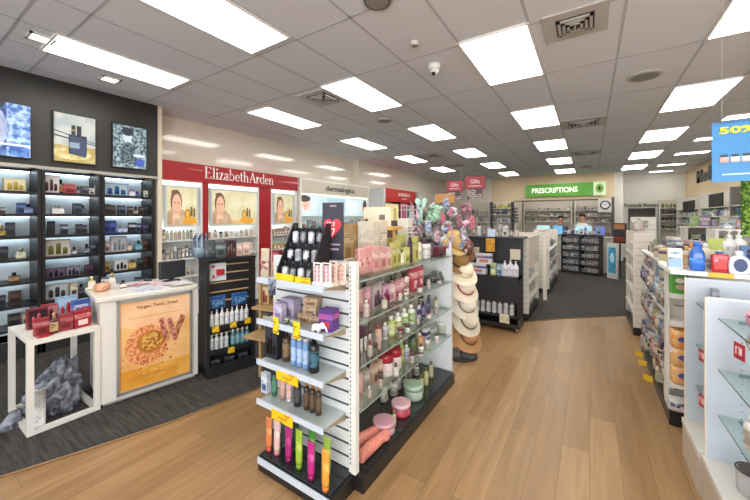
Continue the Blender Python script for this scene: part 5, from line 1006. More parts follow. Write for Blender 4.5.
# gondola running away behind it (aisle side faces the aisle)
def aisle_gondola(name, label, x0, x1, y0, y1, h, zs, face):
    t = thing(name, label, 'shelving', (0, 0, 0), 0, 'white gondolas along the aisle')
    part('end_panel', MB().box(x0, x1, y0, y0+.03, .1, h), M('d8d4c8', .4), t); part('far_end_panel', MB().box(x0, x1, y1-.03, y1, .1, h), M('d8d4c8', .4), t)
    xm = (x0+x1)/2; part('back_panel', MB().box(xm-.015, xm+.015, y0+.03, y1-.03, .1, h), PEG, t); part('base', MB().box(x0, x1, y0, y1, 0, .1), DECK, t)
    m = MB()
    for k in range(int((h-.15)/.085)): m.box(x0+.02, x1-.02, y0-.0015, y0, .16+k*.085, .168+k*.085)
    part('slat_grooves', m, M('b0aca0', .5), t)
    for z in zs: 
        a, b = (xm, x1) if face > 0 else (x0, xm)
        part('shelf', MB().box(a, b, y0+.03, y1-.03, z-.02, z), WHT, t); part('price_rail', MB().box((b if face > 0 else a-.006), (b+.006 if face > 0 else a), y0+.03, y1-.03, z-.03, z+.005), M('dcd8c8', .4), t)
aisle_gondola('gondola_shelving', 'white gondola directly behind the black island display', -1.45, -.74, 5.19, 6.3, 1.22, [.3, .55], 1)
part('front_panel', MB().box(-.76, -.74, 5.22, 6.27, .75, 1.2), M('d8d0c0', .45), bpy.data.objects['gondola_shelving.001'])
for k, z in enumerate((.11, .301, .551)):
    grow('on the %s shelf behind the island display' % an(k), 'goods behind the island display', 5.25, 6.25, 8, z-.001, -.82, ['d8d4cc', 'c8b8b0', 'a8b4a8', 'e0dcd8', 'b8a8b0', '8ca0b0'], ['bottle', 'carton', 'pouch'], (.07, .11), (.11, .17), PI/2, end='the hats')
aisle_gondola('gondola_shelving', 'white gondola second in line past the island display', -1.2, -.66, 7.2, 9.2, 1.2, [.35, .6, .85], 1)
for k, z in enumerate((.101, .351, .601, .851)):
    grow('on the %s shelf, second gondola past the island' % an(k), 'goods on the second gondola past the island', 7.25, 9.15, 9, z-.001, -.76, ['7c8c9c', 'c8b8b0', '9c5c7c', 'e0dcd8', '5c7c6c', '8ca0b0'], ['bottle', 'carton'], (.1, .15), (.12, .2), PI/2, end='the island')
solo('corner_post', MB().box(-.03, .03, -.03, .03, 0, 1.16), M('dcd6c8', .4), 'narrow cream end post beside the gondola, at the carpet', 'post', (-.68, 6.66, 0))

# ================================================================== DISPENSARY
GRN = M('52982c', .4, emis=.22)
t = thing('prescriptions_sign', 'long green lit sign on the beige soffit over the dispensary', 'sign', (-.82, 13.98, 2.27))
part('panel', MB().box(-1.28, .92, -.08, 0, 0, .46), GRN, t); part('logo_panel', MB().box(.92, 1.28, -.085, 0, -.01, .47), M('cfe0b8', .5, emis=.3), t)
lettering('PRESCRIPTIONS', 1.5, .2, M('eef6e4', .5, emis=.5), t, (-.3, -.085, .23), depth=.01, bold=.03)
part('logo', MB().prism(E_(1.1, .23, .12, .15, 20), -.09, -.085).box(1.06, 1.14, -.095, -.09, .1, .36).box(1.0, 1.2, -.095, -.09, .19, .27), M('8cc060', .5), t)
# back wall shelves inside the dispensary
shelving('dispensary_shelving', 'white medicine shelving inside the dispensary, clock side', 'shelving', (-.55, 16.3, 0), 0, 1.5, .28, 2.2, [.5, .9, 1.3, 1.55, 1.8], side=WHT, back=M('cfc8bc', .5), shelf=WHT, top=False, group='dispensary shelves')
shelving('dispensary_shelving', 'white medicine shelving inside the dispensary behind the hat side', 'shelving', (-2.55, 16.3, 0), 0, 1.9, .28, 2.2, [.5, .9, 1.3, 1.55, 1.8], side=WHT, back=M('cfc8bc', .5), shelf=WHT, top=False, group='dispensary shelves')
mc = ['d8d4cc', 'c0b8b0', '8c9ca8', 'b89c90', 'c8c0b4', '7c8c80', '9c7c84', 'dcd8d0']
for k, z in enumerate((1.3, 1.55, 1.8)):
    grow('on the %s dispensary shelf, hat side' % an(k), 'medicine packs in the dispensary', -2.48, -.72, 14, z, 16.42, mc, ['carton', 'bottle'], (.08, .12), (.1, .17), 0, 'x', 'the side wall', False)
    grow('on the %s dispensary shelf, clock side' % an(k), 'medicine packs in the dispensary', -.48, .88, 11, z, 16.42, mc, ['carton', 'bottle'], (.08, .12), (.1, .17), 0, 'x', 'the centre post', False)
t = thing('wall_clock', 'round white clock with dark rim beside the dispensary opening', 'clock', (.44, 13.9, 1.92))
part('backing_panel', MB().box(-.2, .18, .03, .05, -.25, .22), M('dcdad4', .5), t)
m = MB(); m.tube([(.13*math.cos(2*PI*k/32), 0, .13*math.sin(2*PI*k/32)) for k in range(32)], .022, 8, closed=True); part('rim', m, M('3c4450', .4), t)
part('face', MB().prism(E_(0, 0, .125, .125, 28), 0, .02), M('e8e8e8', .4), t)
m = MB().tube([(0, -.006, 0), (.05, -.006, .05)], .006, 6).tube([(0, -.006, 0), (-.07, -.006, .02)], .005, 6); part('hands', m, M('222222', .4), t)
# counter with screens
t = thing('dispensary_counter', 'long pale dispensary counter behind the medicine shelves', 'counter', (-1.75, 10.75, 0))
part('body', MB().box(0, 2.3, 0, .6, 0, .92), M('c8c4b8', .5), t); part('counter_top', MB().box(-.02, 2.32, -.03, .63, .92, .95), M('a8a498', .35), t)
for k, (x, w_, c, lb) in enumerate(((-1.15, .34, 'b4dce8', 'pale cyan screen on the dispensary counter, hat side'), (-.78, .24, '6cacd8', 'blue screen on the dispensary counter'), (-.15, .38, 'a8d4e8', 'pale cyan screen in front of the pharmacists'), (.22, .22, '5c6cc0', 'violet blue screen on the dispensary counter, clock side'))):
    t = thing('counter_screen', lb, 'screen', (x, 10.85, .951), 0, 'screens on the dispensary counter')
    part('screen', MB().box(-w_/2, w_/2, -.02, .02, .05, .3, 0, front=1), [M('2c2c30', .4), M(c, .4, emis=.5)], t); part('stand', MB().box(-.04, .04, -.03, .05, 0, .05), M('2c2c30', .4), t)
# black medicine racks
rmats = ['d8d4d0', 'c8c0c0', 'b07c84', '8c94a0', 'dcdcd8', 'a8b0b8']
RA = .16
def rot(x, y, ox, oy, a): return (ox+x*math.cos(a)-y*math.sin(a), oy+x*math.sin(a)+y*math.cos(a))
for j, (lb, nm) in enumerate((('black medicine rack in front of the counter, hat side', 'medicine rack nearer the hats'), ('black medicine rack in front of the counter, clock side', 'medicine rack nearer the clock'))):
    ox, oy = rot(.455*j, 0, -.66, 10.28, -RA*2)
    shelving('medicine_rack', lb, 'shelving', (ox, oy, 0), -RA*2, .455, .26, 1.02, [.26, .45, .64, .83], side=M('26262a', .4), back=M('b4b4b8', .5), shelf=M('2c2c30', .4), base=.08, post=.025, group='black medicine racks')
    for k, z in enumerate((.08, .26, .45, .64, .83)):
        its = []
        for i in range(6):
            x, y = rot(.455*j+.055+.068*i, .08, -.66, 10.28, -RA*2); its.append(dict(kind='carton', w=.056, h=random.uniform(.07, .12), cols=(random.choice(rmats), random.choice(rmats), '5c5c64'), loc=(x, y, z+.001), rz=-RA*2, d=.05))
        row('on the %s level, %s' % (an(k), nm[9:]), 'medicine packs on the black racks', its, 'the hat side', False)
its = []
for i in range(9):
    x, y = rot(.05+.1*i, .13, -.66, 10.28, -RA*2); its.append(dict(kind=['carton', 'bottle'][i % 2], w=.08, h=.1+.05*(i % 3), cols=(['5c7cc0', 'e0e0dc', '8c6cb0', '7cb0a0', 'd8c8b0'][i % 5], 'dcdcdc', '3c3c58'), loc=(x, y, 1.041), rz=0))
row('on top of the black medicine racks', 'packs on top of the black racks', its, 'the hat side')
# blue floor poster stand and dark stand beside the racks
t = thing('promotion_stand', 'pale stand with a tall blue water poster beside the racks', 'stand', (.45, 9.85, 0), -.6); t.scale = (.72, 1, 1)
part('board', MB().box(-.17, .17, 0, .04, 0, .86), M('d0d4d0', .4), t); b, ms = picture(.24, .62, [(R_(0, 1, 0, 1), ('4c9cc0', '2c7ca8', .5)), (E_(.5, .6, .3, .2), 'a8d4e0')], .1); part('poster', b, ms, t, (0, -.002, .14))
t = thing('brochure_stand', 'dark brochure stand by the frame of the dispensary opening', 'stand', (.62, 10.1, 0), -.4)
part('pole', MB().tube([(0, 0, 0), (0, 0, 1.3)], .02, 8), BKM, t); part('rack', MB().box(-.13, .13, -.03, .05, .85, 1.35), M('3a2826', .4), t)
for k in range(3): part('brochure', MB().box(-.11, .11, -.05, -.031, .9+.15*k, 1.02+.15*k), M(['7c3028', '2c2c34', 'b07c50'][k], .5), t)
# black pegs at the other side of the opening
t = thing('sunglasses_rack', 'black sunglasses rack standing beside the dispensary opening', 'rack', (-2.02, 11.4, 0), 0)
part('post', MB().box(-.03, .03, 0, .06, 0, 2.0), M('b8b4ac', .5), t)
for k in range(5): part('sunglasses', MB().tube([(-.09, -.02, 1.38+.1*k), (-.05, -.05, 1.35+.1*k), (0, -.05, 1.39+.1*k), (.05, -.05, 1.35+.1*k), (.09, -.02, 1.38+.1*k)], .022, 6), M('1c1c20', .2), t)
# ---- pharmacists
def person(name, label, loc, rz, skin, hair, shirt, trousers, pose, scale=1.0, lean=0.0):
    import bmesh
    J = {}; E2 = []; Rr = []
    V = []
    def v(p, r): V.append(Vector(p)*scale); Rr.append(r*scale); return len(V)-1
    def e(a, b): E2.append((a, b))
    pel = v((0, 0, .95), .12); wa = v((0, -.02*lean, 1.08), .11); ch = v((0, -.06*lean, 1.3), .13); nk0 = v((0, -.09*lean, 1.45), .06); nk = v((0, -.11*lean-.01, 1.51), .052)
    e(pel, wa); e(wa, ch); e(ch, nk0); e(nk0, nk)
    h0 = v((0, -.13*lean-.02, 1.57), .075); h1 = v((0, -.14*lean-.02, 1.65), .09); h2 = v((0, -.14*lean-.01, 1.72), .075); e(nk, h0); e(h0, h1); e(h1, h2)
    for s in (-1, 1):
        sh = v((s*.17, -.06*lean, 1.41), .055); e(nk0, sh)
        el = v((s*.22, -.05*lean+pose[0], 1.14), .04); e(sh, el)
        wr = v((s*.14, -.24+pose[1], 1.03), .028); e(el, wr)
        pa = v((s*.11, -.31+pose[1], 1.02), .034); e(wr, pa)
        for f in range(4):
            a = v((s*(.085+.018*f), -.35+pose[1], 1.025), .009); e(pa, a)
            b = v((s*(.083+.018*f), -.375-.004*(2-abs(f-1.5))+pose[1], 1.012), .0085); e(a, b); c = v((s*(.082+.017*f), -.393-.006*(2-abs(f-1.5))+pose[1], .998), .0075); e(b, c)
        th = v((s*.075, -.325+pose[1], 1.03), .011); e(pa, th); th2 = v((s*.055, -.35+pose[1], 1.02), .009); e(th, th2)
        hp = v((s*.09, 0, .88), .095); e(pel, hp); kn = v((s*.1, -.01, .5), .06); e(hp, kn); an_ = v((s*.1, .02, .1), .04); e(kn, an_); ft = v((s*.11, -.12, .045), .035); e(an_, ft)
    me = bpy.data.meshes.new('person'); me.from_pydata(V, E2, [])
    o = bpy.data.objects.new(name, me); C.objects.link(o); o.location = loc; o.rotation_euler = (0, 0, rz)
    md = o.modifiers.new('Skin', 'SKIN'); 
    for i, sv in enumerate(me.skin_vertices[0].data): sv.radius = (Rr[i], Rr[i]*(.8 if i in (1, 2) else 1)); sv.use_root = (i == 0)
    sd = o.modifiers.new('Sub', 'SUBSURF'); sd.levels = 1; sd.render_levels = 1
    bpy.context.view_layer.update(); dg = bpy.context.evaluated_depsgraph_get(); m2 = bpy.data.meshes.new_from_object(o.evaluated_get(dg)); o.modifiers.clear(); o.data = m2
    m2.materials.clear(); m2.materials.append(M(skin, .6))
    for p_ in m2.polygons: p_.use_smooth = True
    tag(o, label, 'person')
    hy = -.14*lean-.015
    S_ = lambda m: MBscale(m, scale)
    part('hair', S_(MB().loft([(1.62, .15, .1, 1, 0, hy+.07), (1.66, .19, .15, 1, 0, hy+.045), (1.72, .2, .19, 1, 0, hy+.02), (1.775, .17, .17, 1, 0, hy+.01), (1.805, .08, .08, 1, 0, hy+.01)], 0, 18)), M(hair, .7), o)
    part('nose', S_(MB().loft([(1.625, .03, .03, 1, 0, hy-.095), (1.665, .018, .02, 1, 0, hy-.09)], 0, 8)), M(skin, .6), o)
    for s in (-1, 1):
        part('ear', S_(MB().loft([(1.62, .015, .03, 1, s*.093, hy), (1.65, .02, .04, 1, s*.096, hy), (1.68, .015, .03, 1, s*.093, hy)], 0, 8)), M(skin, .6), o)
        part('eye', S_(MB().loft([(1.655, .02, .012, 1, s*.035, hy-.084), (1.662, .024, .014, 1, s*.035, hy-.084), (1.668, .02, .012, 1, s*.035, hy-.084)], 0, 8)), M('2c2420', .3), o)
    part('mouth', S_(MB().loft([(1.597, .045, .012, .8, 0, hy-.08), (1.606, .045, .012, .8, 0, hy-.08)], 0, 8)), M('9c5048', .5), o)
    part('shirt', S_(MB().loft([(.86, .36, .27, .85), (.98, .34, .25, .85), (1.1, .33, .25, .85, 0, -.02*lean), (1.3, .4, .28, .85, 0, -.06*lean), (1.42, .38, .2, .85, 0, -.07*lean), (1.475, .17, .14, 1, 0, -.1*lean)], 0, 22)), M(shirt, .7), o)
    for s in (-1, 1):
        part('sleeve', S_(MB().tube([(s*.16, -.06*lean, 1.42), (s*.2, -.055*lean+pose[0]*.4, 1.28), (s*.222, -.05*lean+pose[0], 1.13), (s*.18, -.14+pose[0]*.5+pose[1]*.5, 1.08)], [.075, .066, .058, .05], 12)), M(shirt, .7), o)
        part('trouser_leg', S_(MB().tube([(s*.085, 0, .93), (s*.095, 0, .5), (s*.1, .02, .08)], [.115, .08, .065], 12)), M(trousers, .7), o)
        part('shoe', S_(MB().loft([(0, .1, .26, .7, s*.105, -.05), (.04, .1, .26, .7, s*.105, -.05), (.08, .08, .14, .8, s*.1, 0)], 0, 14)), M('202022', .5), o)
    return o
person('person', 'person in a white coat with dark hair standing behind the dispensary counter', (-.2, 11.72, .006), 0, 'c89478', '2c201a', 'e4e4e4', '34343c', (.02, 0), .89, .3)
person('person', 'person in dark blue with dark hair bending lower behind the dispensary counter', (-.78, 11.75, .006), .35, 'c08c70', '2a1e18', '4c5470', '2c2c34', (.0, -.02), .86, .5)

# ---- soft goods shelf and walls around the opening (hat side)
shelving('wall_shelving', 'white wall shelving with yellow and blue packs beside the opening', 'shelving', (-3.35, 13.7, 0), 0, .8, .26, 2.1, [.6, .95, 1.3, 1.6, 1.85], side=M('4a4644', .5), back=M('dcd4c4', .5), shelf=WHT, top=False)
for k, z in enumerate((1.3, 1.6, 1.85)): grow('on the %s row beside the dispensary frame' % an(k), 'packs beside the dispensary frame', -3.27, -2.62, 6, z, 13.8, [['c8ccd0', '8c94a0', 'b8a8a0'], ['3c5c8c', '2c4c84', 'c8c040'], ['d8d8a0', '5c7c6c', 'd8c840']][k], ['bottle', 'carton'], (.08, .11), (.14, .2), 0, 'x', 'the side wall')
shelving('wall_shelving', 'cream wall shelving in the far corner behind the gift signs', 'shelving', (-5.1, 13.7, 0), 0, 1.7, .26, 2.1, [.6, .95, 1.3, 1.6], side=WHT, back=M('dcd4c4', .5), shelf=WHT, top=False)
for k, z in enumerate((.95, 1.3, 1.6)): grow('on the %s row of the far corner shelving' % an(k), 'packs in the far corner shelving', -5.0, -3.5, 9, z, 13.8, ['c8b8b0', 'd8d0c8', '8c7c84', 'b0a8a0'], ['bottle', 'carton'], (.09, .13), (.12, .2), 0, 'x', 'the side wall', False)

# ---- hanging red gift signs
def hangsign(x, y, z, s, lb):
    t = thing('hanging_sign', lb, 'sign', (x, y, z), .25, 'red and black signs hanging from the ceiling')
    part('board', MB().box(-.22*s, .22*s, 0, .012, 0, .28*s), M('a83c44', .5), t); part('rim', MB().box(-.235*s, .235*s, .004, .014, -.015, .295*s), M('4a2428', .5), t)
    part('lower_board', MB().box(-.17*s, .17*s, 0, .012, -.26*s, -.015), M('5c4444', .5, kind='print', hex2='c8b8b4', scale=4), t)
    lettering('Gifts', .22*s, .1*s, M('e8c8c8', .5), t, (0, -.003, .17*s), depth=.006, bold=.02); part('underline', MB().box(-.14*s, .14*s, -.004, 0, .05*s, .075*s), M('e0b4b4', .5), t)
    for q in (-.18*s, .18*s): part('wire', MB().tube([(q, .006, .29*s), (q, .006, CH-z)], .0025, 5), M('8c8884', .4), t)
hangsign(-2.84, 8.0, 2.15, .9, 'smaller red and black sign hanging from the ceiling, side wall side'); hangsign(-2.27, 7.8, 2.17, 1.0, 'bigger red and black sign hanging from the ceiling, dispensary side')
t = thing('promotion_box', 'tan cardboard header box above the accessory stand', 'box', (atY(445, 198, 4.4)[0], 4.4, 1.24), .2)
part('body', MB().bbox(-.13, .13, -.05, .05, .45, .58, .004), M('b07c48', .6, kind='print', hex2='c89460', scale=6), t)
part('post', MB().tube([(0, 0, -1.234), (0, 0, .45)], .012, 8), M('8c7c68', .5), t)

# ================================================================== FAR CORNER: CONSULT SIDE
def grid_panel(x, y, w_, h, rz, label):
    t = thing('slatted_display', label, 'display', (x, y, 0), rz, 'white slatted display panels by the consult room')
    part('body', MB().box(-w_/2, w_/2, 0, .3, .1, h), M('dcd9d0', .4), t); part('base', MB().box(-w_/2, w_/2, 0, .3, 0, .1), DECK, t)
    m = MB()
    for k in range(int((h-.2)/.08)): m.box(-w_/2+.01, w_/2-.01, -.002, 0, .16+.08*k, .169+.08*k)
    part('slat_grooves', m, M('a8a498', .5), t)
grid_panel(.88, 9.0, .3, 1.5, -.2, 'white slatted display panel beside the brochure stand'); grid_panel(.80, 7.4, .3, 1.5, -.1, 'white slatted display panel nearest to the slatted gondola'); 
aisle_gondola('gondola_shelving', 'narrow white gondola with slatted end, beyond the towel pack gondola', .46, .68, 5.3, 6.3, 1.3, [.3, .55, .8, 1.02], -1)
for k, z in enumerate((.101, .301, .551, .801, 1.021, 1.321)):
    grow('on the %s shelf of the narrow slatted gondola' % an(k), 'packs on the narrow slatted gondola', 5.38, 6.22, 7, z-.001, .525, ['d8d4cc', 'e0dcd8', 'b8b0b8', '9cacb8', 'c8b0a8'], ['carton', 'pouch', 'bottle'], (.08, .11), (.12, .17), -PI/2, end='the slatted end')
def hooks(x, y, label):
    t = thing('chain_display', label, 'display', (x, y, 0)); part('pole', MB().tube([(0, 0, 0), (0, 0, 1.6)], .015, 8), M('5c544c', .4), t)
    for k in range(12): part('clip', MB().loft([(.35+.1*k, .06, .05, 1), (.4+.1*k, .09, .07, 1), (.43+.1*k, .05, .05, 1)], 0, 8), M(['3c342c', '5c4c40', '2c3430'][k % 3], .5), t)
hooks(.80, 8.2, 'dark clip strip hanging between white display panels')
for k, (z, n) in enumerate(((.35, 4), (.6, 4), (.85, 4), (1.1, 4), (1.32, 3))):
    row('on the %s row of hooks by the slatted gondola' % an(k), 'packs hooked on the middle slatted panel', [dict(kind='flat_pack', w=.06, h=.12, cols=(random.choice(['d8d4cc', 'c08c90', '9cacb8', 'e0dcd4']), random.choice(['b0a8a0', 'e0dcd8']), '7c747c'), loc=(.70+.058*i, 7.38, z), rz=-.1) for i in range(n)], 'the aisle')
# shelving on the consult wall with amber bottles
shelving('wall_shelving', 'white shelving of dark bottles beside the consult room door', 'shelving', (2.0, 14.9, 0), 0, .72, .26, 2.1, [.7, 1.1, 1.38, 1.6, 1.82], side=WHT, back=M('d8d0c0', .5), shelf=WHT, top=False)
for k, z in enumerate((1.1, 1.38, 1.6, 1.82)): grow('on the %s shelf by the consult door' % an(k), 'dark bottles by the consult door', 2.07, 2.66, 6, z, 15.0, [['7c8454', '8c8c60'], ['5c4034', '6c4c3c'], ['5c3c34', '7c544c'], ['6c7048', '5c5c3c']][3-k], ['bottle'], (.07, .09), (.14, .17), 0, 'x', 'the door')

# ================================================================== SIDE WALL OF MEDICINES
t = thing('wall_sign', 'dark raised lettering on the beige side wall above the shelves', 'sign', (2.745, 12.24, 2.7), -PI/2)
put('lettering', text_mesh('Medicines', 3.0, .36, M('3a3230', .4), .04, .03), t)
ym = [9.75, 11.95, 14.8]
sc_ = ['d8d8d8', 'b0b8c8', '4c74b0', '7ca0cc', '9c7cb0', 'c8ccb8', '5c8c7c', 'c09088', '3c5484', 'e0e0e0', '8cb45c']
for b, (y1, y0, nm) in enumerate(((12.0, 9.75, 'side wall bay next to the poster'), (14.75, 12.05, 'side wall bay next to the far corner'))):
    shelving('medicine_shelving', 'tall white medicine shelving, %s' % nm, 'shelving', (2.42, y1, 0), -PI/2, y1-y0, .3, 2.12, [.45, .75, 1.05, 1.3, 1.52, 1.74], side=WHT, back=M('e0dace', .5), shelf=WHT, lip=M('d8d4b8', .5), top=False, post=.04, group='medicine shelving on the side wall')
    solo('category_sign', MB().box(-.5 if b == 0 else -.66, .5 if b == 0 else .66, 0, .02, 0, .3), M('1d1c1e', .7), 'black category board on the %s' % nm, 'sign', (2.415, 10.65 if b == 0 else 13.15, 1.74 if b == 0 else 1.67), -PI/2, 'black category boards')
    for k, z in enumerate((1.05, 1.3, 1.52)): grow('on the %s row, %s wall bay' % (an(k), 'poster-side' if b == 0 else 'corner-side'), 'medicine packs on the side wall', y1-.1, y0+.1, 16, z, 2.5, sc_, ['carton', 'bottle', 'pouch'], (.1, .16), (.12, .2), -PI/2, 'y', 'the corner', False)
shelving('medicine_shelving', 'tall white medicine shelving behind the moss panel', 'shelving', (2.42, 9.7, 0), -PI/2, 1.05, .3, 2.12, [.75, 1.05, 1.3, 1.52, 1.74], side=M('6c6864', .5), back=M('d4ccc0', .5), shelf=WHT, top=False, post=.04, group='medicine shelving on the side wall')
for k, z in enumerate((1.05, 1.3, 1.52)): grow('on the %s row behind the moss panel' % an(k), 'medicine packs behind the moss panel', 9.6, 8.75, 6, z, 2.5, sc_, ['carton', 'bottle'], (.1, .14), (.12, .2), -PI/2, 'y', 'the corner', False)
# mid gondolas across the far side floor, seen over the top of the near one
for j, (y0, nm) in enumerate(((6.0, 'mid-floor shelving nearer the bottles'), (7.6, 'mid-floor shelving nearer the side wall'))):
    shelving('floor_shelving', 'low white %s' % nm, 'shelving', (1.36, y0, 0), 0, 2.6, .4, 1.32, [.4, .8, 1.08], side=WHT, back=M('d4ccc0', .5), shelf=WHT)
    grow('on top of the mid-floor unit by the %s' % nm.split()[-1], 'packs on the low floor shelving', 1.45, 3.8, 20, 1.341, y0+.15, sc_+['b8c850', 'd8c4b8', 'b84c5c'], ['carton', 'bottle', 'pouch', 'spray_can'], (.08, .13), (.1, .2), 0, 'x', 'the aisle', False)
    grow('on the upper shelf, mid-floor unit by the %s' % nm.split()[-1], 'packs on the low floor shelving', 1.45, 3.8, 18, 1.08, y0+.15, sc_, ['carton', 'bottle'], (.08, .12), (.1, .18), 0, 'x', 'the aisle', False)

# ================================================================== TOWEL PACK GONDOLA (aisle side and end)
HX, HY0, HY1 = .48, 3.16, 4.75
t = thing('gondola_shelving', 'white gondola with green box and orange packs on its end', 'shelving', (0, 0, 0))
part('base', MB().box(HX, 1.4, HY0, HY1, 0, .1), DECK, t); part('end_panel', MB().box(HX+.02, 1.38, HY0+.16, HY0+.19, .1, 1.13), WHT, t); part('far_panel', MB().box(HX+.02, 1.38, HY1-.03, HY1, .1, 1.13), WHT, t)
part('side_upright', MB().box(HX, HX+.01, HY0+.06, HY0+.19, .1, 1.13), M('dcdcd8', .35), t); part('back_panel', MB().box(.9, .93, HY0+.19, HY1-.03, .1, 1.13), PEG, t)
m = MB()
for k in range(10): m.box(HX+.05, .75, HY0+.158, HY0+.16, .2+.09*k, .21+.09*k)
part('slat_grooves', m, M('8c8c88', .5), t)
for z in (.31, .565, .75, .95): part('end_shelf', MB().box(HX+.01, .8, HY0-.02, HY0+.16, z-.02, z), WHT, t); part('price_rail', MB().box(HX+.0, .8, HY0-.028, HY0-.02, z-.03, z+.005), M('e0e0da', .4), t)
part('top_board', MB().box(HX, 1.38, HY0+.2, HY1, 1.12, 1.135), WHT, t)
part('top_shelf', MB().box(.44, 1.9, 2.86, HY0+.2, 1.128, 1.152), M('e8e8e2', .35), t)
for k in range(4): z = .3+.22*k; part('shelf', MB().box(HX+.02, .9, HY0+.19, HY1-.03, z-.015, z), WHT, t); 
solo('boxed_product', MB().bbox(-.05, .05, -.03, .03, 0, .135, .003).prism(E_(0, .095, .024, .018, 14), -.033, -.03, 1).prism(E_(.005, .05, .028, .018, 14), -.033, -.03, 2), [M('4c9c34', .4), M('e8e8dc', .5), M('d8b0a0', .5)], 'green box with a white oval on the gondola end', 'box', (.535, HY0+.02, .951))
for k, (z, c, lb) in enumerate(((.566, 'd88c3c', 'deep orange towel pack on the gondola end, topmost'), (.438, 'd8a46c', 'peach towel pack stacked on another on the gondola end'), (.311, 'd8a46c', 'peach towel pack under the other peach one on gondola end'))):
    t = thing('towel_pack', lb, 'packet', (.56, HY0+.02, z), 0, 'orange towel packs'); part('pack', MB().loft([(0, .13, .1, .3), (.015, .14, .12, .3), (.11, .14, .12, .3), (.126, .13, .1, .3)], 0, 16), M(c, .35, kind='blotch', hex2='e4b880', scale=.5), t); part('label_print', MB().prism(E_(.01, .07, .05, .022, 14), -.062, -.0615), M('4c4c94', .5), t)
for k in range(2): good('pouch', .13, .1, (['d8d4d0', '8c84a0'][k], '3c3470', 'd8d8dc'), (.54+.13*k, HY0+.04, .101), 0, 'white and violet packet on the base of the gondola end, %s' % ['aisle side', 'inner side'][k], 'violet packets on the gondola end base')
cg = ['7c8ca4', 'c8b49c', 'd8d4d4', '5c6c90', 'b87c5c', '8ca8c0', 'c89ca4', '4c4468', 'd8c890', '9cb08c']
for k, z in enumerate((.1, .3, .52, .74, .96)):
    its = []
    for i in range(11):
        kd = random.choice(['flat_pack', 'pouch', 'bottle', 'carton']); c = (random.choice(cg), random.choice(cg), random.choice(['e0dcd8', '3c3448', '7c3c54']))
        its.append(dict(kind=kd, w=random.uniform(.09, .13), h=random.uniform(.13, .19), cols=c, loc=(HX+.07+random.uniform(-.03, .02), HY0+.27+.13*i, z+.001), rz=-PI/2, d=.06))
    row('on the %s aisle shelf beside the orange packs' % an(k), 'goods on the aisle side of the towel gondola', its, 'the gondola end')
its = []
for k in range(3):
    for i in range(9): its.append(dict(kind='flat_pack', w=.1, h=.16, cols=(random.choice(cg), random.choice(cg), random.choice(cg)), loc=(HX+.03, HY0+.24+.16*i+.03*k, .2+.3*k), rz=-PI/2+.5))
row('hanging on the aisle side beside the orange packs', 'hanging packs on the towel gondola', its, 'the gondola end')
its = [dict(kind=random.choice(['carton', 'flat_pack', 'pouch']), w=.12, h=random.uniform(.09, .17), cols=(random.choice(cg+['d8d4d0', 'e0dcd8', 'c8b0a8']), random.choice(cg), '5c4c5c'), loc=(HX+.06+.1*(i % 3), HY0+.26+.088*i, 1.136), rz=-PI/2+.4*((i % 3)-1)) for i in range(15)]
row('on the top board beside the orange pack gondola', 'packs on the top board', its, 'the bottle shelf')
TG = [(3.67, .085), (4.03, .085), (4.27, .085)]
for k, (y, z, lb) in enumerate(((*TG[0], 'yellow shelf ticket facing the aisle, first from the orange packs'), (*TG[1], 'yellow shelf ticket facing the aisle, second from the orange packs'), (*TG[2], 'yellow shelf ticket facing the aisle, third from the orange packs'))):
    solo('price_tag', MB().box(-.035, .035, -.004, 0, 0, .05), M('d8b428', .55), lb, 'price tag', (.42, y, z), -.5, 'yellow tickets facing the aisle'); 
# bottles on the top shelf
_before = set(o.name for o in bpy.data.objects)
ZT = 1.153
BS = .78
def T(u, y, **k): return atY(u, 260, y)[0]
t = thing('boxed_product', 'white tall box with pale blue panel at the aisle end of the bottle shelf', 'box', (T(674.5, 2.98), 2.98, ZT))
part('body', MB().bbox(-.048, .048, -.03, .03, 0, .135, .003), M('dcd8d0', .4), t); part('print', MB().box(-.046, .042, -.032, -.03, .01, .075).box(-.03, .03, -.0325, -.0315, .1, .112), M('8cacc8', .4, kind='print', hex2='4c5c6c', scale=2), t)
for (u, y, kind, w_, h, c, lb) in ((686.5, 3.02, 'bottle', .06, .15, ('e0c8a8', 'd89c50', 'e8b060'), 'cream bottle with orange labels beside the white box'), (691, 3.08, 'bottle', .05, .17, ('dcc4a4', 'e0a458', 'e09c40'), 'cream bottle with orange cap behind the big blue one'), (705.5, 3.1, 'bottle', .08, .17, ('e4dcc8', 'e0d0b0', 'dcd8d0'), 'cream round bottle between the blue and red ones'), (708, 2.99, 'carton', .045, .09, ('dcd8c8', 'b8b4a0', '8c8c7c'), 'small cream carton beside the red bottle')):
    good(kind, w_, h, c, (T(u, y), y, ZT), 0, lb, 'goods on the bottle shelf', .04 if kind == 'carton' else None)
t = thing('mouthwash_bottle', 'big blue bottle with sloping shoulders on the bottle shelf', 'bottle', (T(697, 2.95), 2.95, ZT))
part('body', MB().loft([(0, .085, .06, .5), (.01, .095, .07, .5), (.09, .095, .07, .5), (.12, .085, .06, .6), (.15, .05, .045, .9), (.16, .045, .042, 1)], 0, 22), M('1c5cb8', .15, coat=.4), t)
part('label', MB().loft([(.025, .0965, .0715, .5), (.08, .0965, .0715, .5)], 0, 22), M('2c70c8', .35, kind='print', hex2='5c9cd8', scale=2), t); part('cap', MB().loft([(.16, .05, .046, 1), (.182, .052, .048, 1), (.185, .04, .04, 1)], 0, 18), M('2c6cc0', .3), t)
t = thing('detergent_bottle', 'red rectangular bottle with yellow ticket below on the bottle shelf', 'bottle', (T(719.5, 2.92), 2.92, ZT))
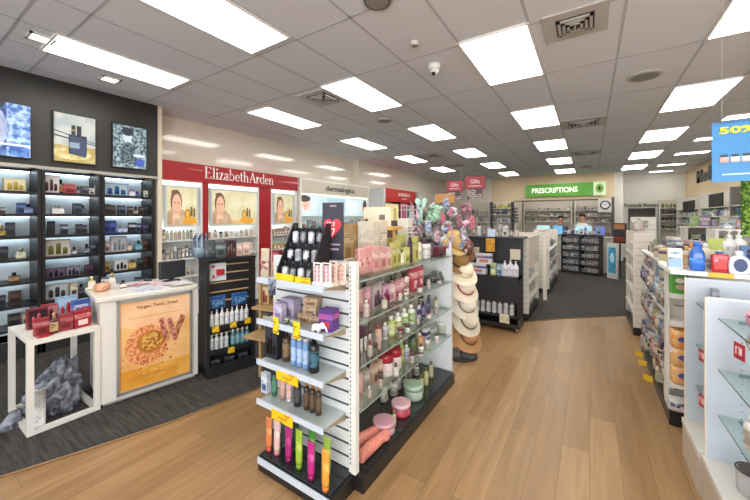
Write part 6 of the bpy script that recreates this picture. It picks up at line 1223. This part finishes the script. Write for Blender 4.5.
part('body', MB().loft([(0, .095, .05, .25), (.006, .1, .055, .25), (.105, .1, .055, .25), (.112, .094, .05, .3), (.115, .04, .035, .9)], 0, 20), M('b01c24', .2, coat=.3), t); part('label', MB().box(-.036, .036, -.0295, -.0285, .02, .085), M('c03034', .4, kind='print', hex2='e0a0a0', scale=2), t); part('cap', MB().loft([(.112, .045, .04, .8), (.13, .045, .04, .8)], 0, 16), M('4c4c8c', .35), t)
t = thing('detergent_bottle', 'white handled bottle with round dark blue label on the bottle shelf', 'bottle', (T(739, 2.9), 2.9, ZT))
part('body', MB().loft([(0, .1, .055, .6), (.012, .118, .065, .6), (.07, .12, .066, .6), (.095, .1, .06, .7), (.11, .05, .04, .9)], 0, 24), M('dfe6ee', .2), t); part('label', MB().prism(E_(0, .055, .038, .04, 24), -.036, -.033), M('1c2c64', .35, kind='print', hex2='7c8cc0', scale=2.4), t); part('cap', MB().loft([(.11, .045, .045, 1), (.135, .045, .045, 1), (.14, .03, .03, 1)], 0, 18), M('e4e8ec', .3), t)
for (u, y, kind, w_, h, c, lb) in ((728, 3.05, 'bottle', .04, .16, ('b8c4cc', 'd0d4d8', 'b8bcc0'), 'slim grey bottle behind the red one'), (729, 3.2, 'pump_jug', .09, .26, ('d8d8d4', 'c4c4c0', 'e0e0dc'), 'tall white pump bottle in the back row of the bottle shelf'), (739, 3.22, 'pump_jug', .09, .26, ('dcdcd8', 'ccccc8', 'e4e4e0'), 'white pump bottle behind the handled bottle'), (717, 3.2, 'pouch', .12, .2, ('a8bc3c', '7c9c34', 'e0e4c8'), 'lime green pouch behind the red bottle'), (752, 2.93, 'spray_can', .06, .15, ('2c4c8c', '4c70b0', '1c2c5c'), 'dark blue can beside the handled bottle'), (747, 3.12, 'carton', .08, .16, ('3c6cac', '5c90cc', '1c3c7c'), 'blue carton behind the dark blue can')):
    good(kind, w_, h, c, (T(u, y), y, ZT), 0, lb, 'goods on the bottle shelf')
solo('price_tag', MB().box(-.055, .055, -.004, 0, -.022, .006), M('e0b020', .45), 'yellow ticket under the red bottle on the shelf edge', 'price tag', (T(721, 2.855), 2.8555, ZT-.004))

for o in bpy.data.objects:
    if o.name not in _before and o.parent is None and o.get('category') != 'price tag': o.scale = (.78, .8, 1)
# ================================================================== GLASS-SHELVED DISPLAY BAYS
PANEL = M('c4ccd8', .3); PLIN = M('bcae9f', .45)
def bay(label, x0, ya, yb, top, zs, grp='white display bays with glass shelves'):
    """far side panel at ya, near side panel at yb, open towards the aisle (-x)"""
    t = thing('display_bay', label, 'display unit', (x0, ya, 0), 0, grp); L = ya-yb; Dp_ = .45
    part('far_side_panel', MB().box(0, Dp_, -.02, 0, .235, top-(.0 if True else 0)), PANEL, t); part('panel_edge', MB().box(-.004, 0, -.022, .002, .235, top+.004), M('e4dccb', .4), t)
    part('back_panel', MB().box(Dp_, Dp_+.02, -L, 0, .235, top), PANEL, t)
    part('plinth', MB().box(-.012, Dp_+.02, -L, 0, 0, .205), PLIN, t); part('ledge', MB().box(-.016, Dp_+.02, -L, 0, .205, .235), M('cfcac4', .3), t)
    for z in zs:
        part('glass_shelf', MB().box(.045, Dp_, -L+.002, -.021, z-.008, z, 0).add([(.0445, -L+.002, z-.008), (.0445, -.021, z-.008), (.0445, -.021, z), (.0445, -L+.002, z)], [(3, 2, 1, 0)], 1), [GLS, M('4c6058', .2)], t)
        part('shelf_clip', MB().box(.12, .16, -.035, -.021, z-.02, z-.008), M('5c6870', .3, .7), t)
    m = MB()
    for k in range(int((top-.35)/.035)): m.box(.128, .133, -.0206, -.02, .3+.035*k, .305+.035*k)
    part('peg_holes', m, M('5c646c', .6), t)
    return t
bay('white display bay with glass shelves beside the bottle shelf', .503, 2.816, 2.44, 1.118, [.975, .719, .463])
bay('white display bay with lower top, holding reeds and tins', .513, 2.431, 1.5, 1.07, [.977, .711, .474])
struct('trim_8', MB().box(.519, .99, 2.4315, 2.4385, 1.07, 1.076), M('e4dccb', .4))
def tagcard(x, y, z, lb, s=.075):
    t = thing('price_card', lb, 'price card', (x, y, z), -PI/2+.25, 'red price cards on the glass shelves'); part('card', MB().box(-s/2, s/2, -.004, 0, -s*.55, s*.55), M('ac2434', .5), t); part('print', MB().box(-s*.3, s*.3, -.006, -.004, -s*.22, s*.3), M('e4c8cc', .5), t); part('figure', MB().box(-s*.12, s*.02, -.0075, -.006, -.015, .015), M('b02030', .5), t)
tagcard(.543, 2.62, .70, 'red price card on the middle glass shelf of the far bay', .06); tagcard(.543, 2.62, .44, 'red price card on the lowest glass shelf of the far bay', .06)
good('pouch', .1, .13, ('c8cc7c', 'dce0a0', '8c9c4c'), (.6, 2.7, .236), -PI/2, 'lime yellow pouch on the ledge of the far bay')
good('carton', .05, .1, ('8c94a8', 'b0b8c8', '5c6478'), (.62, 2.74, .976), -PI/2, 'grey carton on the top glass shelf of the far bay')
tagcard(.56, 2.12, .90, 'large red price card on the top glass shelf of the near bay', .065)
# pink round soap puff, reed bundle in a pot, small goods, tins on the ledge
t = thing('soap_puff', 'pink translucent puff on the top glass shelf of the near bay', 'puff', (.66, 2.24, 1.03)); m = MB()
for k in range(7): m.tube([(.045*math.cos(a)*math.cos(k*.45)-.0*k, .045*math.cos(a)*math.sin(k*.45), .045*math.sin(a)) for a in [2*PI*j/18 for j in range(18)]], .008, 6, closed=True)
part('mesh_loops', m, M('d8a0b4', .6), t)
t = thing('reed_diffuser', 'reed diffuser with tan reeds on the middle glass shelf', 'diffuser', (.66, 2.17, .712))
part('pot', MB().loft([(0, .06, .06, 1), (.01, .075, .075, 1), (.07, .075, .075, 1), (.08, .045, .045, 1), (.09, .05, .05, 1)], 0, 20), M('c8b468', .3), t); part('band', MB().loft([(.025, .077, .077, 1), (.05, .077, .077, 1)], 0, 20), M('3c4434', .4), t)
for k in range(6): a = k*1.05; part('reed', MB().tube([(0, 0, .02), (.05*math.cos(a)-.02, .06*math.sin(a), .23)], .003, 6), M('b49468', .7), t)
for (x, y, z, kind, w_, h, c, lb) in ((.62, 2.02, .712, 'carton', .07, .11, ('4c3838', '7c5c54', '2c2020'), 'dark brown carton on the middle glass shelf'), (.6, 2.12, .475, 'bottle', .06, .15, ('dcdcdc', 'b0a898', 'e4e4e4'), 'white bottle on the lowest glass shelf of the near bay'), (.6, 2.02, .475, 'cream_jar', .07, .07, ('b89050', 'd8c080', '6c4830'), 'gold jar on the lowest glass shelf of the near bay'), (.62, 1.92, .475, 'carton', .07, .12, ('c8b890', 'dcd0b0', '6c5c3c'), 'cream carton on the lowest glass shelf of the near bay'), (.6, 1.98, .978, 'pouch', .07, .1, ('c83448', 'e07080', 'f0d0d4'), 'red pouch on the top glass shelf of the near bay')):
    good(kind, w_, h, c, (x, y, z+.001), -PI/2, lb, 'goods on the glass shelves of the near bay')
for k, (x, y, lb) in enumerate(((.625, 2.20, 'open silver gift tin on the ledge of the near bay'), (.64, 2.04, 'silver tin with a blue band on the ledge of the near bay'))):
    t = thing('gift_tin', lb, 'tin', (x, y, .236), 0, 'silver tins on the near bay ledge'); part('cup', MB().loft([(0, .1, .1, 1), (.004, .11, .11, 1), (.1, .115, .115, 1), (.105, .118, .118, 1)], 0, 28), M('c8c8cc', .25, .5), t); part('rim', MB().tube([(.058*math.cos(2*PI*j/28), .058*math.sin(2*PI*j/28), .105) for j in range(28)], .004, 6, closed=True), M('3c3430', .3, .5), t); part('opening', MB().loft([(.1055, .1, .1, 1), (.106, .1, .1, 1)], 0, 24), M('4a3c38', .6), t)
    part('label', MB().loft([(.02, .1125, .1125, 1), (.04, .1135, .1135, 1)], 0, 28), M('3c4470', .4), t) if k else None

# ================================================================== HANGING POSTER AND MOSS PANEL
PY = 3.25
xl = atY(712, 124, PY)[0]; zt = 2.15; zb = 1.745
t = thing('hanging_poster', 'bright blue discount poster with yellow lettering hanging over bottle shelf', 'poster', (xl, PY, zb), -.02)
PW = .62; part('board', MB().box(0, PW, 0, .006, 0, zt-zb), M('2f86c4', .35, emis=.05), t)
lettering('50% OFF', .4, .05, M('d8dc30', .5), t, (.235, -.002, zt-zb-.05), depth=.003, bold=.04)
m = MB()
for k in range(10): x = .06+.053*k; m.loft([(.13, .046, .006, .3), (.17, .046, .006, .3)], [0, 1, 1, 0][k % 4], 10, (x, -.003)); m.loft([(.17, .036, .006, .3), (.188, .036, .006, .3)], 2, 10, (x, -.003))
part('bottle_pictures', m, [M('d0b8b0', .5), M('d8dcdc', .5), M('3c4c5c', .5)], t)
part('small_print', MB().box(.05, .22, -.002, 0, .045, .055), M('c8dcec', .5), t)
part('poster_frame', MB().box(0, PW, -.004, .01, zt-zb, zt-zb+.012), M('2a70a8', .4), t)
for x in (.05, PW-.05): part('wire', MB().tube([(x, .003, zt-zb+.012), (x, .003, CH-zb)], .002, 5), M('9c9894', .4), t)
import bmesh as _b
def moss(x0, x1, y, z0, z1):
    m = MB(); rm = random.Random(2)
    for k in range(1500):
        x = rm.uniform(x0, x1); z = rm.uniform(z0, z1); a = rm.uniform(0, 2*PI); l = rm.uniform(.012, .03); b = rm.uniform(.3, 1)
        dx, dz = l*math.cos(a), l*math.sin(a); px, pz = -dz*.35, dx*.35; yy = y-rm.uniform(0, .03)
        m.add([(x, yy, z), (x+dx*.5+px, yy-.008*b, z+dz*.5+pz), (x+dx, yy-.02*b, z+dz), (x+dx*.5-px, yy-.008*b, z+dz*.5-pz)], [(0, 1, 2, 3)], k % 3)
    return m
mx0 = atY(742, 200, 3.7)[0]
t = thing('moss_panel', 'green artificial foliage panel hanging beside the blue poster', 'foliage panel', (mx0, 3.7, 0))
part('board', MB().box(.0, .5, 0, .03, 1.36, 1.86), M('3c5c24', .8), t); part('leaves', moss(0, .5, 0, 1.36, 1.86), [M('7ca034', .6), M('5c8428', .6), M('98b848', .6)], t)
for x in (.06, .44): part('wire', MB().tube([(x, .015, 1.86), (x, .015, CH)], .002, 5), M('9c9894', .4), t)
# stand each thing's Empty at its own base
for o in list(bpy.data.objects):
    if o.type == 'EMPTY' and o.parent is None and o.location.length < 1e-6 and o.children:
        xs = [v.co for ch in o.children for v in ch.data.vertices]
        c_ = Vector(((min(p.x for p in xs)+max(p.x for p in xs))/2, (min(p.y for p in xs)+max(p.y for p in xs))/2, 0))
        o.location = c_
        for ch in o.children: ch.location = ch.location-c_
# pieces that belong to a part hang one level deeper
import re as _r
SUBS = {'header_panel': ('lettering', 'swoosh', 'small_print'), 'panel': ('lettering',), 'logo_panel': ('logo',), 'board': ('lettering', 'heart', 'small_print', 'print', 'bottle_pictures', 'poster', 'swoosh'),
        'poster_frame': ('poster', 'lettering'), 'frame': ('picture',), 'tray': ('sign_card', 'logo'), 'shirt': ('sleeve',), 'slatted_end_panel': ('slat_grooves',), 'end_panel': ('slat_grooves',), 'end_post': ('bracket_slots',),
        'far_side_panel': ('peg_holes',), 'face': ('hands',), 'card': ('print', 'figure'), 'cup': ('opening', 'rim', 'label'), 'rack': ('brochure',)}
_st = lambda n: _r.sub(r'\.\d+$', '', n)
for o in list(bpy.data.objects):
    if o.parent is None and o.get('category'):
        kids = list(o.children); by = {}
        for ch in kids: by.setdefault(_st(ch.name), ch)
        for pn, subs in SUBS.items():
            if pn not in by: continue
            for ch in kids:
                if _st(ch.name) in subs and ch.parent is o and ch is not by[pn] and not by[pn].rotation_euler.z:
                    ch.parent = by[pn]; ch.location = ch.location-by[pn].location
